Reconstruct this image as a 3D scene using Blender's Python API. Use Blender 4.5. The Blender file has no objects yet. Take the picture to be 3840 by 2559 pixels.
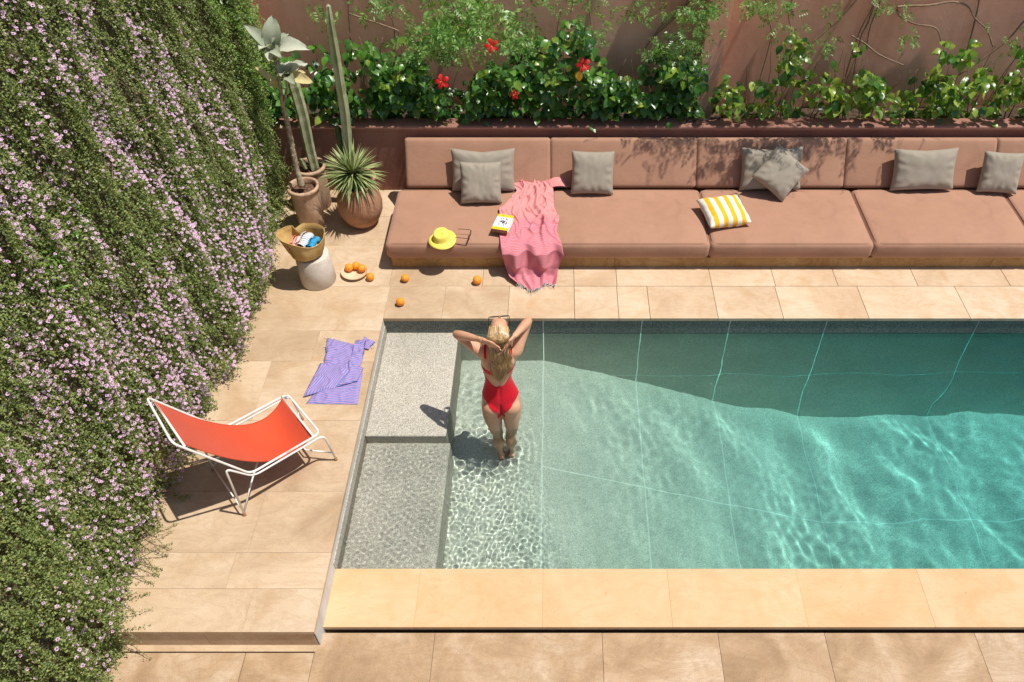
import bpy, bmesh, math, random
import numpy as np
from mathutils import Vector, Matrix, Euler, noise

random.seed(11)
rng = np.random.default_rng(7)
R = math.radians
sc = bpy.context.scene
col = sc.collection

# ---------------------------------------------------------------- camera
cam = bpy.data.cameras.new('camera')
cam_o = bpy.data.objects.new('camera', cam)
col.objects.link(cam_o)
sc.camera = cam_o
cam.sensor_width = 36
cam.lens = 28.3
cam.shift_x = -0.046
cam.clip_start = 0.05
cam.clip_end = 400
cam_o.location = (0, 0, 5.22)
cam_o.rotation_euler = (R(90 - 45.5), 0, 0)

# ---------------------------------------------------------------- light
SUN = Vector((0.40, -0.052, 1.0)).normalized()
world = bpy.data.worlds.new('World')
sc.world = world
world.use_nodes = True
wn = world.node_tree
sky = wn.nodes.new('ShaderNodeTexSky')
sky.sky_type = 'NISHITA'
sky.sun_disc = False
sky.sun_elevation = math.asin(SUN.z)
sky.sun_rotation = math.atan2(SUN.x, SUN.y)
wn.links.new(sky.outputs[0], wn.nodes['Background'].inputs[0])
wn.nodes['Background'].inputs[1].default_value = 0.095
sl = bpy.data.lights.new('sun', 'SUN')
sl.energy = 4.6
sl.angle = R(0.5)
sl.color = (1.0, 0.95, 0.87)
sl.cycles.is_caustics_light = True
so = bpy.data.objects.new('sun', sl)
col.objects.link(so)
so.rotation_euler = SUN.to_track_quat('Z', 'Y').to_euler()
so.location = (4, 0, 9)
sc.view_settings.view_transform = 'Standard'
sc.view_settings.look = 'None'
sc.view_settings.gamma = 1
sc.view_settings.exposure = 0.18
sc.cycles.caustics_refractive = True
sc.cycles.caustics_reflective = False
sc.cycles.sample_clamp_indirect = 4
sc.cycles.max_bounces = 10
sc.cycles.diffuse_bounces = 4
sc.cycles.transparent_max_bounces = 12
sc.cycles.use_denoising = True

# ---------------------------------------------------------------- helpers
def tag(o, label=None, cat=None, group=None, kind=None):
    if label: o['label'] = label
    if cat: o['category'] = cat
    if group: o['group'] = group
    if kind: o['kind'] = kind
    return o

def empty(name, loc=(0, 0, 0), label=None, cat=None, group=None, rotz=0):
    o = bpy.data.objects.new(name, None)
    o.empty_display_size = 0.1
    col.objects.link(o)
    o.location = loc
    o.rotation_euler = (0, 0, rotz)
    return tag(o, label, cat, group)

def link(name, me, mat=None, parent=None, mats=None):
    """link a mesh as one object; geometry given in world space unless the parent is offset"""
    if mat is not None: me.materials.append(mat)
    for m_ in mats or []: me.materials.append(m_)
    o = bpy.data.objects.new(name, me)
    col.objects.link(o)
    if parent is not None:
        o.parent = parent
    return o

def mesh_np(name, verts, faces, smooth=False):
    """verts (n,3) array, faces (m,k) int array of equal-size polygons"""
    verts = np.asarray(verts, dtype=np.float32); faces = np.asarray(faces, dtype=np.int32)
    me = bpy.data.meshes.new(name)
    n, k = faces.shape
    me.vertices.add(len(verts)); me.vertices.foreach_set('co', verts.ravel())
    me.loops.add(n * k); me.loops.foreach_set('vertex_index', faces.ravel())
    me.polygons.add(n)
    me.polygons.foreach_set('loop_start', np.arange(0, n * k, k, dtype=np.int32))
    me.polygons.foreach_set('loop_total', np.full(n, k, dtype=np.int32))
    me.polygons.foreach_set('use_smooth', np.full(n, smooth, dtype=bool))
    me.update(calc_edges=True); me.validate()
    return me

def mesh_bm(name, bm, smooth=False):
    bmesh.ops.recalc_face_normals(bm, faces=bm.faces)
    me = bpy.data.meshes.new(name)
    bm.to_mesh(me); bm.free()
    for p in me.polygons: p.use_smooth = smooth
    return me

def add_box(bm, x0, x1, y0, y1, z0, z1, bevel=0.0, seg=1):
    vs = [bm.verts.new(p) for p in ((x0,y0,z0),(x1,y0,z0),(x1,y1,z0),(x0,y1,z0),(x0,y0,z1),(x1,y0,z1),(x1,y1,z1),(x0,y1,z1))]
    fs = [bm.faces.new([vs[i] for i in f]) for f in ((3,2,1,0),(4,5,6,7),(0,1,5,4),(1,2,6,5),(2,3,7,6),(3,0,4,7))]
    if bevel > 0:
        es = list({e for f in fs for e in f.edges})
        bmesh.ops.bevel(bm, geom=es, offset=bevel, segments=seg, profile=0.5, affect='EDGES')

def box(name, x0, x1, y0, y1, z0, z1, mat, parent=None, bevel=0.0, seg=1, smooth=False):
    bm = bmesh.new(); add_box(bm, x0, x1, y0, y1, z0, z1, bevel, seg)
    return link(name, mesh_bm(name, bm, smooth), mat, parent)

def frame_for(t):
    t = t.normalized()
    a = Vector((0, 0, 1)) if abs(t.z) < 0.9 else Vector((1, 0, 0))
    u = t.cross(a).normalized()
    return u, t.cross(u).normalized()

def add_tube(bm, pts, rad, seg=8, cap=True, smooth_n=0):
    pts = [Vector(p) for p in pts]
    if not hasattr(rad, '__len__'): rad = [rad] * len(pts)
    if smooth_n:
        np_, nr_ = [], []
        for i in range(len(pts) - 1):
            p0 = pts[max(i-1, 0)]; p1 = pts[i]; p2 = pts[i+1]; p3 = pts[min(i+2, len(pts)-1)]
            for k in range(smooth_n):
                t = k / smooth_n
                np_.append(0.5 * ((2*p1) + (-p0+p2)*t + (2*p0-5*p1+4*p2-p3)*t*t + (-p0+3*p1-3*p2+p3)*t*t*t))
                nr_.append(rad[i] * (1-t) + rad[i+1] * t)
        np_.append(pts[-1]); nr_.append(rad[-1])
        pts, rad = np_, nr_
    rings = []; u = None
    for i, p in enumerate(pts):
        t = (pts[min(i+1, len(pts)-1)] - pts[max(i-1, 0)])
        if t.length < 1e-9: t = Vector((0, 0, 1))
        t.normalize()
        if u is None: u, v = frame_for(t)
        else:
            u = (u - t * u.dot(t)).normalized(); v = t.cross(u)
        rings.append([bm.verts.new(p + (u * math.cos(a) + v * math.sin(a)) * rad[i]) for a in [2*math.pi*k/seg for k in range(seg)]])
    for a, b in zip(rings, rings[1:]):
        for k in range(seg):
            bm.faces.new((a[k], a[(k+1) % seg], b[(k+1) % seg], b[k]))
    if cap:
        bm.faces.new(rings[0]); bm.faces.new(rings[-1])

def tube(name, pts, rad, mat, parent=None, seg=8, smooth_n=0):
    bm = bmesh.new(); add_tube(bm, pts, rad, seg, True, smooth_n)
    return link(name, mesh_bm(name, bm, True), mat, parent)

def add_lathe(bm, prof, seg=32, sx=1.0, sy=1.0, warp=None, c=(0, 0, 0)):
    rings = []
    for r, z in prof:
        ring = []
        for k in range(seg):
            a = 2 * math.pi * k / seg
            p = Vector((r * math.cos(a) * sx, r * math.sin(a) * sy, z))
            if warp: p = warp(p, a)
            ring.append(bm.verts.new(p + Vector(c)))
        rings.append(ring)
    for a, b in zip(rings, rings[1:]):
        for k in range(seg):
            bm.faces.new((a[k], a[(k+1) % seg], b[(k+1) % seg], b[k]))
    return rings

def fbm(x, y, z=0.0, o=3):
    s = 0; a = 1
    for i in range(o):
        s += a * noise.noise(Vector((x, y, z + 7.3*i))); x *= 2; y *= 2; a *= 0.5
    return s

# ---------------------------------------------------------------- materials
class N:
    def __init__(s, name):
        s.m = bpy.data.materials.new(name); s.m.use_nodes = True
        s.t = s.m.node_tree; s.b = s.t.nodes['Principled BSDF']; s.o = s.t.nodes['Material Output']
        s.c = s.t.nodes.new('ShaderNodeTexCoord')
    def n(s, kind, **kw):
        nd = s.t.nodes.new(kind)
        for k, v in kw.items():
            if k in nd.inputs.keys() if hasattr(nd.inputs, 'keys') else False: nd.inputs[k].default_value = v
            else: setattr(nd, k, v)
        return nd
    def l(s, a, b): s.t.links.new(a, b)
    def noise(s, scale, detail=4, rough=0.55, vec=None, dist=0.0):
        nd = s.t.nodes.new('ShaderNodeTexNoise')
        nd.inputs['Scale'].default_value = scale; nd.inputs['Detail'].default_value = detail
        nd.inputs['Roughness'].default_value = rough; nd.inputs['Distortion'].default_value = dist
        s.l(vec if vec is not None else s.c.outputs['Object'], nd.inputs['Vector'])
        return nd.outputs['Fac']
    def ramp(s, fac, stops, interp='LINEAR'):
        nd = s.t.nodes.new('ShaderNodeValToRGB'); nd.color_ramp.interpolation = interp
        cr = nd.color_ramp
        while len(cr.elements) < len(stops): cr.elements.new(0.5)
        for e, (p, c) in zip(cr.elements, stops):
            e.position = p; e.color = (*c, 1) if len(c) == 3 else c
        s.l(fac, nd.inputs['Fac'])
        return nd.outputs['Color']
    def mix(s, fac, a, b, mode='MIX'):
        nd = s.t.nodes.new('ShaderNodeMix'); nd.data_type = 'RGBA'; nd.blend_type = mode
        for inp, v in ((nd.inputs[0], fac), (nd.inputs[6], a), (nd.inputs[7], b)):
            if hasattr(v, 'links') or hasattr(v, 'is_output'): s.l(v, inp)
            elif hasattr(v, '__len__'): inp.default_value = (*v, 1) if len(v) == 3 else v
            else: inp.default_value = v
        return nd.outputs[2]
    def math(s, op, a, b=0.0, clamp=False):
        nd = s.t.nodes.new('ShaderNodeMath'); nd.operation = op; nd.use_clamp = clamp
        for inp, v in ((nd.inputs[0], a), (nd.inputs[1], b)):
            if hasattr(v, 'is_output'): s.l(v, inp)
            else: inp.default_value = v
        return nd.outputs[0]
    def sep(s, vec):
        nd = s.t.nodes.new('ShaderNodeSeparateXYZ'); s.l(vec, nd.inputs[0]); return nd.outputs
    def mapping(s, scale=(1,1,1), rot=(0,0,0), vec=None):
        nd = s.t.nodes.new('ShaderNodeMapping')
        nd.inputs['Scale'].default_value = scale; nd.inputs['Rotation'].default_value = rot
        s.l(vec if vec is not None else s.c.outputs['Object'], nd.inputs[0]); return nd.outputs[0]
    def rand(s):
        return s.t.nodes.new('ShaderNodeObjectInfo').outputs['Random']
    def island(s):
        return s.t.nodes.new('ShaderNodeNewGeometry').outputs['Random Per Island']
    def col(s, c):
        if hasattr(c, 'is_output'): s.l(c, s.b.inputs['Base Color'])
        else: s.b.inputs['Base Color'].default_value = (*c, 1)
    def set(s, **kw):
        for k, v in kw.items():
            k = {'rough': 'Roughness', 'metal': 'Metallic', 'spec': 'Specular IOR Level', 'sheen': 'Sheen Weight', 'sub': 'Subsurface Weight', 'coat': 'Coat Weight'}.get(k, k)
            if hasattr(v, 'is_output'): s.l(v, s.b.inputs[k])
            else: s.b.inputs[k].default_value = v
        return s
    def bump(s, h, strength=0.3, dist=0.01):
        nd = s.t.nodes.new('ShaderNodeBump'); nd.inputs['Strength'].default_value = strength; nd.inputs['Distance'].default_value = dist
        s.l(h, nd.inputs['Height']); s.l(nd.outputs[0], s.b.inputs['Normal'])
        return s

def stone(name, dark, mid, light, warm, rough=0.75, speck=0.5, vein=0.35, big=1.3, tint=0.12):
    """worn limestone: cloudy blotches, warm stains, drawn veins, fine grain, each slab a little different"""
    k = N(name)
    rnd = k.rand()
    off = k.t.nodes.new('ShaderNodeCombineXYZ')
    k.l(k.math('MULTIPLY', rnd, 17.0), off.inputs[0]); k.l(k.math('MULTIPLY', rnd, 31.0), off.inputs[1])
    add = k.t.nodes.new('ShaderNodeVectorMath'); k.l(k.c.outputs['Object'], add.inputs[0]); k.l(off.outputs[0], add.inputs[1])
    v = add.outputs[0]
    c = k.ramp(k.noise(big, 6, 0.62, v, 0.6), [(0.30, dark), (0.48, mid), (0.68, light)])
    st = k.ramp(k.noise(big*2.3, 5, 0.6, v, 1.2), [(0.52, (0, 0, 0)), (0.70, (1, 1, 1))])
    c = k.mix(k.math('MULTIPLY', st, 0.55), c, warm)
    mv = k.mapping((1.0, 2.6, 1.0), (0, 0, 0.35), v)
    ve = k.ramp(k.noise(2.2, 6, 0.65, mv, 1.5), [(0.44, (0, 0, 0)), (0.49, (1, 1, 1)), (0.55, (0, 0, 0))])
    c = k.mix(k.math('MULTIPLY', ve, vein), c, tuple(x * 0.72 for x in warm))
    g = k.noise(140, 3, 0.7, v)
    c = k.mix(speck, c, k.ramp(g, [(0.25, (0.62, 0.62, 0.62)), (0.6, (1.08, 1.08, 1.08))]), 'MULTIPLY')
    pit = k.ramp(k.noise(38, 2, 0.5, v), [(0.0, (0.55, 0.48, 0.4)), (0.27, (0.6, 0.52, 0.42)), (0.31, (1, 1, 1))])
    c = k.mix(0.4, c, pit, 'MULTIPLY')
    hv = k.mix(rnd, (1 - tint, 1 - tint, 1 - tint), (1 + tint*0.6, 1 + tint*0.5, 1 + tint*0.4))
    c = k.mix(1.0, c, hv, 'MULTIPLY')
    k.col(c); k.set(rough=rough, spec=0.3)
    k.bump(k.math('ADD', g, k.noise(9, 5, 0.6, v)), 0.35, 0.004)
    return k.m

def plaster(name, dark, mid, light, stain=0.4, rough=0.85):
    k = N(name)
    c = k.ramp(k.noise(1.1, 6, 0.6, None, 0.5), [(0.3, dark), (0.5, mid), (0.7, light)])
    drip = k.ramp(k.noise(3.0, 5, 0.6, k.mapping((3.0, 3.0, 0.35))), [(0.45, (1, 1, 1)), (0.75, (0.72, 0.68, 0.66))])
    c = k.mix(stain, c, drip, 'MULTIPLY')
    g = k.noise(90, 3)
    c = k.mix(0.25, c, k.ramp(g, [(0.3, (0.75, 0.75, 0.75)), (0.7, (1.1, 1.1, 1.1))]), 'MULTIPLY')
    k.col(c); k.set(rough=rough, spec=0.2)
    k.bump(k.math('ADD', g, k.noise(14, 4)), 0.4, 0.006)
    return k.m

def aggregate(name, a, b, c_, contrast=1.0, rough=0.8):
    k = N(name)
    f = k.noise(170, 2, 0.6)
    v1 = k.t.nodes.new('ShaderNodeTexVoronoi'); v1.inputs['Scale'].default_value = 190
    k.l(k.c.outputs['Object'], v1.inputs['Vector'])
    cc = k.ramp(k.sep(v1.outputs['Color'])[0], [(0.1, a), (0.45, b), (0.9, c_)])
    cl = k.ramp(k.noise(2.3, 5, 0.6), [(0.3, (0.85, 0.86, 0.84)), (0.7, (1.06, 1.05, 1.03))])
    cc = k.mix(1.0, cc, cl, 'MULTIPLY')
    cc = k.mix(0.35 * contrast, cc, k.ramp(f, [(0.35, (0.6, 0.6, 0.6)), (0.65, (1.15, 1.15, 1.15))]), 'MULTIPLY')
    k.col(cc); k.set(rough=rough, spec=0.3)
    k.bump(k.math('ADD', f, k.sep(v1.outputs['Color'])[0]), 0.25, 0.003)
    return k.m

def simple(name, a, b, scale=8, rough=0.6, bump=0.1, bscale=60, spec=0.4, **kw):
    k = N(name)
    k.col(k.ramp(k.noise(scale, 4), [(0.35, a), (0.65, b)])); k.set(rough=rough, spec=spec, **kw)
    if bump: k.bump(k.noise(bscale, 3), bump, 0.004)
    return k.m

def fabric(name, a, b, weave=420, rough=0.9, bump=0.25, wear=0.0):
    k = N(name)
    c = k.ramp(k.noise(2.0, 4), [(0.35, a), (0.65, b)])
    w = k.noise(weave, 2, 0.6)
    c = k.mix(0.3, c, k.ramp(w, [(0.3, (0.8, 0.8, 0.8)), (0.7, (1.1, 1.1, 1.1))]), 'MULTIPLY')
    h = k.math('ADD', w, k.math('MULTIPLY', k.noise(9, 3, 0.5), 2.5))
    if wear:
        st = k.ramp(k.noise(3.2, 6, 0.65, None, 0.8), [(0.35, (1.06, 1.05, 1.04)), (0.55, (1, 1, 1)), (0.75, (0.88, 0.86, 0.85))])
        c = k.mix(wear, c, st, 'MULTIPLY')
        cr = k.noise(5, 4, 0.55, k.mapping((1.0, 4.5, 1.0), (0, 0, 0.25)), 1.4)
        h = k.math('ADD', h, k.math('MULTIPLY', cr, 1.2))
    k.col(c); k.set(rough=rough, spec=0.15, sheen=0.15)
    k.bump(h, bump, 0.004)
    return k.m

def leafmat(name, dark, mid, light, rough=0.4, trans=0.3, tcol=None, spec=0.5, yellow=None):
    k = N(name)
    r = k.math('FRACT', k.math('ADD', k.rand(), k.island()))
    stops = [(0.0, dark), (0.5, mid), (0.93, light)]
    if yellow: stops += [(0.965, yellow)]
    c = k.ramp(r, stops)
    c = k.mix(0.3, c, k.ramp(k.noise(30, 3), [(0.3, (0.7, 0.7, 0.7)), (0.7, (1.15, 1.15, 1.15))]), 'MULTIPLY')
    k.col(c); k.set(rough=rough, spec=spec)
    if trans:
        tr = k.t.nodes.new('ShaderNodeBsdfTranslucent')
        k.l(k.mix(1.0, c, tcol or (1.6, 1.9, 0.7), 'MULTIPLY'), tr.inputs['Color'])
        mx = k.t.nodes.new('ShaderNodeMixShader'); mx.inputs[0].default_value = trans
        k.l(k.b.outputs[0], mx.inputs[1]); k.l(tr.outputs[0], mx.inputs[2]); k.l(mx.outputs[0], k.o.inputs[0])
    return k.m

M = {}
M['slab'] = stone('pale_limestone', (.39,.27,.165), (.525,.385,.25), (.615,.48,.34), (.45,.285,.155), tint=.05, vein=.22)
M['slab_far'] = stone('pool_side_limestone', (.50,.345,.215), (.59,.435,.29), (.67,.52,.375), (.50,.31,.155), vein=0.2, tint=.05)
M['coping'] = stone('honey_sandstone', (.56,.36,.18), (.625,.41,.225), (.68,.465,.275), (.58,.35,.155), vein=0.16, speck=0.25, tint=0.04)
M['terrace'] = stone('terrace_limestone', (.32,.205,.115), (.45,.305,.18), (.57,.43,.30), (.39,.245,.125), big=2.4, tint=.06, vein=.3)
M['plinth'] = stone('plinth_sandstone', (.34,.19,.075), (.46,.28,.115), (.54,.36,.17), (.40,.20,.06), vein=0.5)
M['mortar'] = simple('joint_mortar', (.20,.13,.075), (.27,.18,.11), 20, 0.95)
M['grout'] = simple('pale_pool_grout', (.72,.75,.68), (.82,.84,.78), 20, 0.9)
M['pink_wall'] = plaster('pink_tadelakt', (.60,.31,.215), (.71,.385,.275), (.77,.46,.345))
M['planter'] = plaster('dark_pink_tadelakt', (.25,.115,.085), (.31,.15,.11), (.36,.185,.14), 0.25, 0.6)
M['left_wall'] = plaster('terracotta_plaster', (.40,.22,.15), (.47,.27,.19), (.52,.31,.22))
M['pool'] = aggregate('pool_aggregate', (.44,.47,.41), (.62,.65,.585), (.78,.80,.73))
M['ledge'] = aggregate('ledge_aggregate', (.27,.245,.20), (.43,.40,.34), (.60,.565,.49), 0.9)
M['ledge_wet'] = aggregate('submerged_ledge_aggregate', (.42,.39,.33), (.64,.60,.53), (.84,.80,.72), 0.9)  # ledge stone copied lighter, to offset the light lost under water
M['wet'] = aggregate('wet_pool_band', (.07,.08,.072), (.16,.172,.155), (.28,.295,.265))  # wall band above water level, darker than the panels below
M['sidewall'] = plaster('grey_pool_render', (.42,.40,.37), (.55,.53,.50), (.66,.64,.60))
M['soil'] = simple('dark_soil', (.03,.018,.012), (.09,.055,.035), 30, 0.95, 0.6)
M['pot_soil'] = simple('reddish_soil', (.07,.035,.022), (.19,.10,.065), 45, 0.95, 0.8)
M['seat'] = fabric('clay_pink_canvas', (.362,.196,.128), (.402,.223,.148), 420, .9, .35, .9)
M['taupe'] = fabric('taupe_linen', (.30,.262,.205), (.345,.30,.24), 300, 0.9, 0.3)
M['white_metal'] = simple('white_painted_steel', (.72,.69,.64), (.82,.79,.74), 12, 0.35, 0.0)
M['rust'] = simple('rusty_foot', (.30,.12,.05), (.40,.2,.1), 40, 0.8)
M['sling'] = fabric('orange_red_canvas', (.56,.070,.026), (.61,.082,.032), 350, 0.8, 0.2)
M['orange'] = simple('orange_peel', (.80,.26,.015), (.90,.34,.03), 6, 0.42, 0.5, 190)
M['stem_green'] = simple('green_calyx', (.10,.14,.03), (.16,.2,.05), 20, 0.7)
M['wood_bowl'] = simple('pale_wood', (.60,.42,.26), (.70,.52,.35), 10, 0.6)
M['terra'] = stone('terracotta_pot', (.36,.175,.095), (.47,.25,.145), (.54,.32,.20), (.33,.14,.065), 0.8, 0.35, 0.4, 3.0)
M['terra_pale'] = stone('sandy_terracotta_pot', (.42,.265,.165), (.52,.35,.23), (.58,.41,.29), (.36,.19,.10), 0.8, 0.35, 0.45, 3.0)
M['concrete'] = stone('pale_concrete', (.52,.46,.39), (.62,.56,.49), (.68,.63,.56), (.56,.42,.29), 0.8, 0.35, 0.15, 3.0)
M['bark'] = simple('knobbly_bark', (.20,.15,.09), (.48,.40,.27), 30, 0.9, 0.8, 80)
M['vine_bark'] = simple('vine_bark', (.20,.13,.085), (.30,.21,.14), 30, 0.9, 0.5)
M['skin'] = None

# ================================================================ the setting
X0, X1, Y0, Y1 = -1.645, 6.20, 2.956, 5.432       # the pool
WZ = -0.20                                        # water level
def flz(x):
    if x <= -0.15: return -0.80
    if x <= 2.52: return -0.80 - (x + 0.15) / 2.67 * 1.36
    return -2.16

g = box('ground', -60, 60, -60, 60, -3.6, -3.2, M['soil']); tag(g, kind='structure')

# --- slabs (each its own child of the deck)
def deck_piece(parent, mat, x0, x1, y0, y1, ztop, gap=0.0025, th=0.035, bev=0.0015):
    dz = random.uniform(-0.0008, 0.0008)
    return box('paving_slab', x0+gap, x1-gap, y0+gap, y1-gap, ztop-th, ztop+dz, mat, parent, bev)

deck = box('pool_deck', -3.12, -1.655, 2.402, 7.48, -0.60, -0.0365, M['mortar']); tag(deck, kind='structure')
b2 = box('deck_bed', -1.655, X1+1, 5.445, 7.48, -0.60, -0.0365, M['mortar'], deck)
ys = [2.392, 2.706, 2.987, 3.509, 4.205, 4.881, 5.265, 5.88, 6.504, 7.0, 7.489]
cuts = [[-2.13], [-2.33], [-2.25], [], [-2.55], [-2.2], [], [-2.3], [-2.5], []]
for i in range(len(ys) - 1):
    if ys[i] >= 5.265: xr = -1.645 if ys[i] < 5.4 else -1.66
    else: xr = -1.645
    xs = [-3.12] + cuts[i] + [xr]
    for a, b in zip(xs, xs[1:]):
        deck_piece(deck, M['slab'], a, b, ys[i], ys[i+1], 0.0, 0.0006, bev=.0008)
for ya, yb, xs in ((5.425, 5.88, [-1.645, -1.1, -.483, .146, .56, .854, 1.49, 2.10, 2.90, 3.85, 4.9, 6.2]),
                   (5.88, 6.19, [-1.66, -.75, .146, .565, 1.49, 2.11, 2.72, 3.5, 4.4, 6.2])):
    for a, b in zip(xs, xs[1:]):
        strong = b > 0.1
        deck_piece(deck, M['slab_far'] if a > -0.6 else M['slab'], a, b, ya, yb, 0.0, 0.0020 if strong else 0.0007)
# stone faces of the raised deck: towards the lower terrace and towards the pool
for a, b in ((-3.12, -2.4), (-2.4, -1.66)):
    box('riser_slab', a+.001, b-.001, 2.398, 2.432, -0.24, -0.0362, M['slab'], deck, 0.0015)
sw = box('deck_side_wall', -1.70, -1.6475, 2.402, Y1+.05, -2.6, -0.0362, M['sidewall'], deck)

# lower terrace
ter = box('lower_terrace', -3.12, 7, -6.0, 2.49, -0.6, -0.262, M['mortar']); tag(ter, kind='structure')
rows = [(2.14, 2.488, [-1.68, -.866, .30, 1.108, 1.852, 2.9, 4.1, 6.5]), (1.55, 2.14, [-1.62, -.92, .9, 1.13, 2.05, 3.2, 4.4, 6.5]),
        (.8, 1.55, [-3.12, -1.9, -.7, .4, 1.6, 2.7, 4.2, 6.5]), (0.0, .8, [-3.12, -2.2, -1., .2, 1.4, 2.5, 3.9, 6.5])]
for ya, yb, xs in rows:
    for a, b in zip(xs, xs[1:]):
        deck_piece(ter, M['terrace'], a, b, ya, yb, -0.22, 0.0012, bev=.001)
for a, b in ((-3.12, -2.15), (-2.15, -1.68)):
    deck_piece(ter, M['terrace'], a, b, 2.14, 2.348, -0.22, 0.0022)
for a, b in ((-3.12, -2.22), (-2.22, -1.62)):
    deck_piece(ter, M['terrace'], a, b, 1.55, 2.14, -0.22, 0.0022)
deck_piece(ter, M['slab'], -3.12, -1.66, 2.352, 2.402, -0.214, 0.001)
box('terrace_floor', -3.12, 7, -6.0, 0.0, -0.262, -0.222, M['terrace'], ter)

# near coping at water level, with the dark overflow slot in front of it
cop = box('pool_coping', -1.6475, X1+1, 2.525, 2.945, -2.6, -0.226, M['mortar']); tag(cop, kind='structure')
xs = [-1.6475, -1.017, -.118, .793, 1.742, 2.629, 3.55, 4.45, 6.2]
for a, b in zip(xs, xs[1:]):
    box('coping_slab', a+.0003, b-.0003, 2.513, Y0+.004, -0.2255, -0.185+random.uniform(-.0006, .0006), M['coping'], cop, 0.001)

# pool shell: pale grout bed with rendered panels standing 6 mm proud of it
pool = box('pool_shell', X0-.05, X1, Y1+.005, Y1+.06, -2.9, -0.038, M['grout']); tag(pool, kind='structure')
jx = [-1.645, -0.15, .78, 1.61, 2.52, 3.95, 5.1, X1]
for a, b in zip(jx, jx[1:]):
    ga = .005 if a > -1 else 0; gb = .005
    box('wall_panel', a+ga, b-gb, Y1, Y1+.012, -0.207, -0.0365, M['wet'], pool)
    box('wall_panel', a+ga, b-gb, Y1-.001, Y1+.012, -1.135, -0.2095, M['pool'], pool)
    box('wall_panel', a+ga, b-gb, Y1-.001, Y1+.012, -2.9, -1.147, M['pool'], pool)
bm = bmesh.new()
fx = [X0-.05, -0.15, 2.52, X1]
vv = [[bm.verts.new((x, y, flz(x)-.002)) for x in fx] for y in (Y0-.05, Y1+.05)]
for i in range(3): bm.faces.new((vv[0][i], vv[0][i+1], vv[1][i+1], vv[1][i]))
fl = link('floor_bed', mesh_bm('floor_bed', bm), M['grout'], pool)
def floor_panel(a, b, ya, yb):
    bm = bmesh.new()
    top = [bm.verts.new((x, y, flz(x))) for x, y in ((a, ya), (b, ya), (b, yb), (a, yb))]
    bot = [bm.verts.new((v.co.x, v.co.y, v.co.z-.03)) for v in top]
    bm.faces.new(top); bm.faces.new(bot[::-1])
    for i in range(4): bm.faces.new((bot[i], bot[(i+1) % 4], top[(i+1) % 4], top[i]))
    return link('floor_panel', mesh_bm('floor_panel', bm), M['pool'], pool)
g_ = .0065
floor_panel(X0-.02, -0.15-g_, Y0-.02, Y1)
for a, b in zip(jx[1:], jx[2:]):
    for ya, yb in ((Y0-.02, 4.18-g_), (4.18+g_, Y1)):
        floor_panel(a+g_, b-g_, ya, yb)
box('end_wall', X1, X1+.1, Y0-.05, Y1+.05, -2.9, -0.04, M['pool'], pool)
box('near_wall', X0-.05, X1, Y0-.012, Y0, -2.9, -0.228, M['pool'], pool)
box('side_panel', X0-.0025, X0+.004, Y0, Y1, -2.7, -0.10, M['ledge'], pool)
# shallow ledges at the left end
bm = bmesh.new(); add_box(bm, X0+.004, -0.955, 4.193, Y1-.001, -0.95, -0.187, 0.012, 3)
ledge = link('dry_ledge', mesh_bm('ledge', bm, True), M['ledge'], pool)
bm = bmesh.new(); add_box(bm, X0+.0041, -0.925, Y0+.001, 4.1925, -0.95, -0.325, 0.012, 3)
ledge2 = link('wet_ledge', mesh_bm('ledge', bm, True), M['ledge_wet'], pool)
shell_objs = [o for o in bpy.data.objects if o.parent is pool] + [pool]

# ---------------------------------------------------------------- water: real ripples, light refracts through them
NY = 440
wx = np.concatenate([np.linspace(X0-.03, .1, 330), np.linspace(.11, X1+.03, 560)]); NX = len(wx); wy = np.linspace(Y0-.03, Y1+.0008, NY)
WXX, WYY = np.meshgrid(wx, wy)
def ripples(lams, amp, n, dirmean, dirspread, seed):
    r_ = np.random.default_rng(seed); z = np.zeros_like(WXX)
    for i in range(n):
        lam = r_.uniform(*lams); kk = 2*math.pi/lam; a = r_.normal(dirmean, dirspread); p = r_.uniform(0, 6.28)
        z += np.sin(kk*(math.cos(a)*WXX + math.sin(a)*WYY) + p) * (lam/lams[1])**1.3
    return z * amp / math.sqrt(n)
def smooth(a, b, x):
    t = np.clip((x-a)/(b-a), 0, 1); return t*t*(3-2*t)
def lump(scale, seed):
    r_ = np.random.default_rng(seed); z = np.zeros_like(WXX)
    for i in range(7):
        a = r_.uniform(0, 6.28); kk = scale*r_.uniform(.6, 1.4)
        z += np.sin(kk*(math.cos(a)*WXX+math.sin(a)*WYY)+r_.uniform(0, 6.28))
    return z/3.7
fine_zone = 1 - smooth(-0.35, 0.35, WXX + 0.25*(WYY-3.6) + .12*lump(5, 3))
on_ledge = (1-smooth(-.98, -.9, WXX)) * (1-smooth(4.1, 4.2, WYY))
near_zone = 1 - smooth(4.05, 4.6, WYY + .1*lump(6, 4))
Z = ripples((.38, 1.0), .0105, 14, 0.30, 0.42, 5) * (0.22 + .78*smooth(.2, 2.4, WXX))
Z += ripples((.16, .36), .0012, 22, 0.35, .45, 6) * np.clip(.60 + .5*lump(2.0, 8), .12, 1) * (.35+.65*smooth(-.2, 1.0, WXX))
Z += ripples((.09, .16), .00035, 22, 0.3, .9, 26) * np.clip(.3 + .8*lump(2.6, 18), 0, 1)
Z += ripples((.07, .15), .00055, 26, 0.2, 1.3, 16) * np.clip(fine_zone + .12, 0, 1)
Z += ripples((.030, .054), .00021, 56, 0, 3, 9) * fine_zone * (.25 + .75*near_zone) * (1-.75*on_ledge)
Z += ripples((.034, .060), .00062, 56, 0, 3, 10) * np.clip(on_ledge*(.75+.25*lump(6, 2)) + .2*fine_zone*near_zone, 0, 1)
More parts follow.
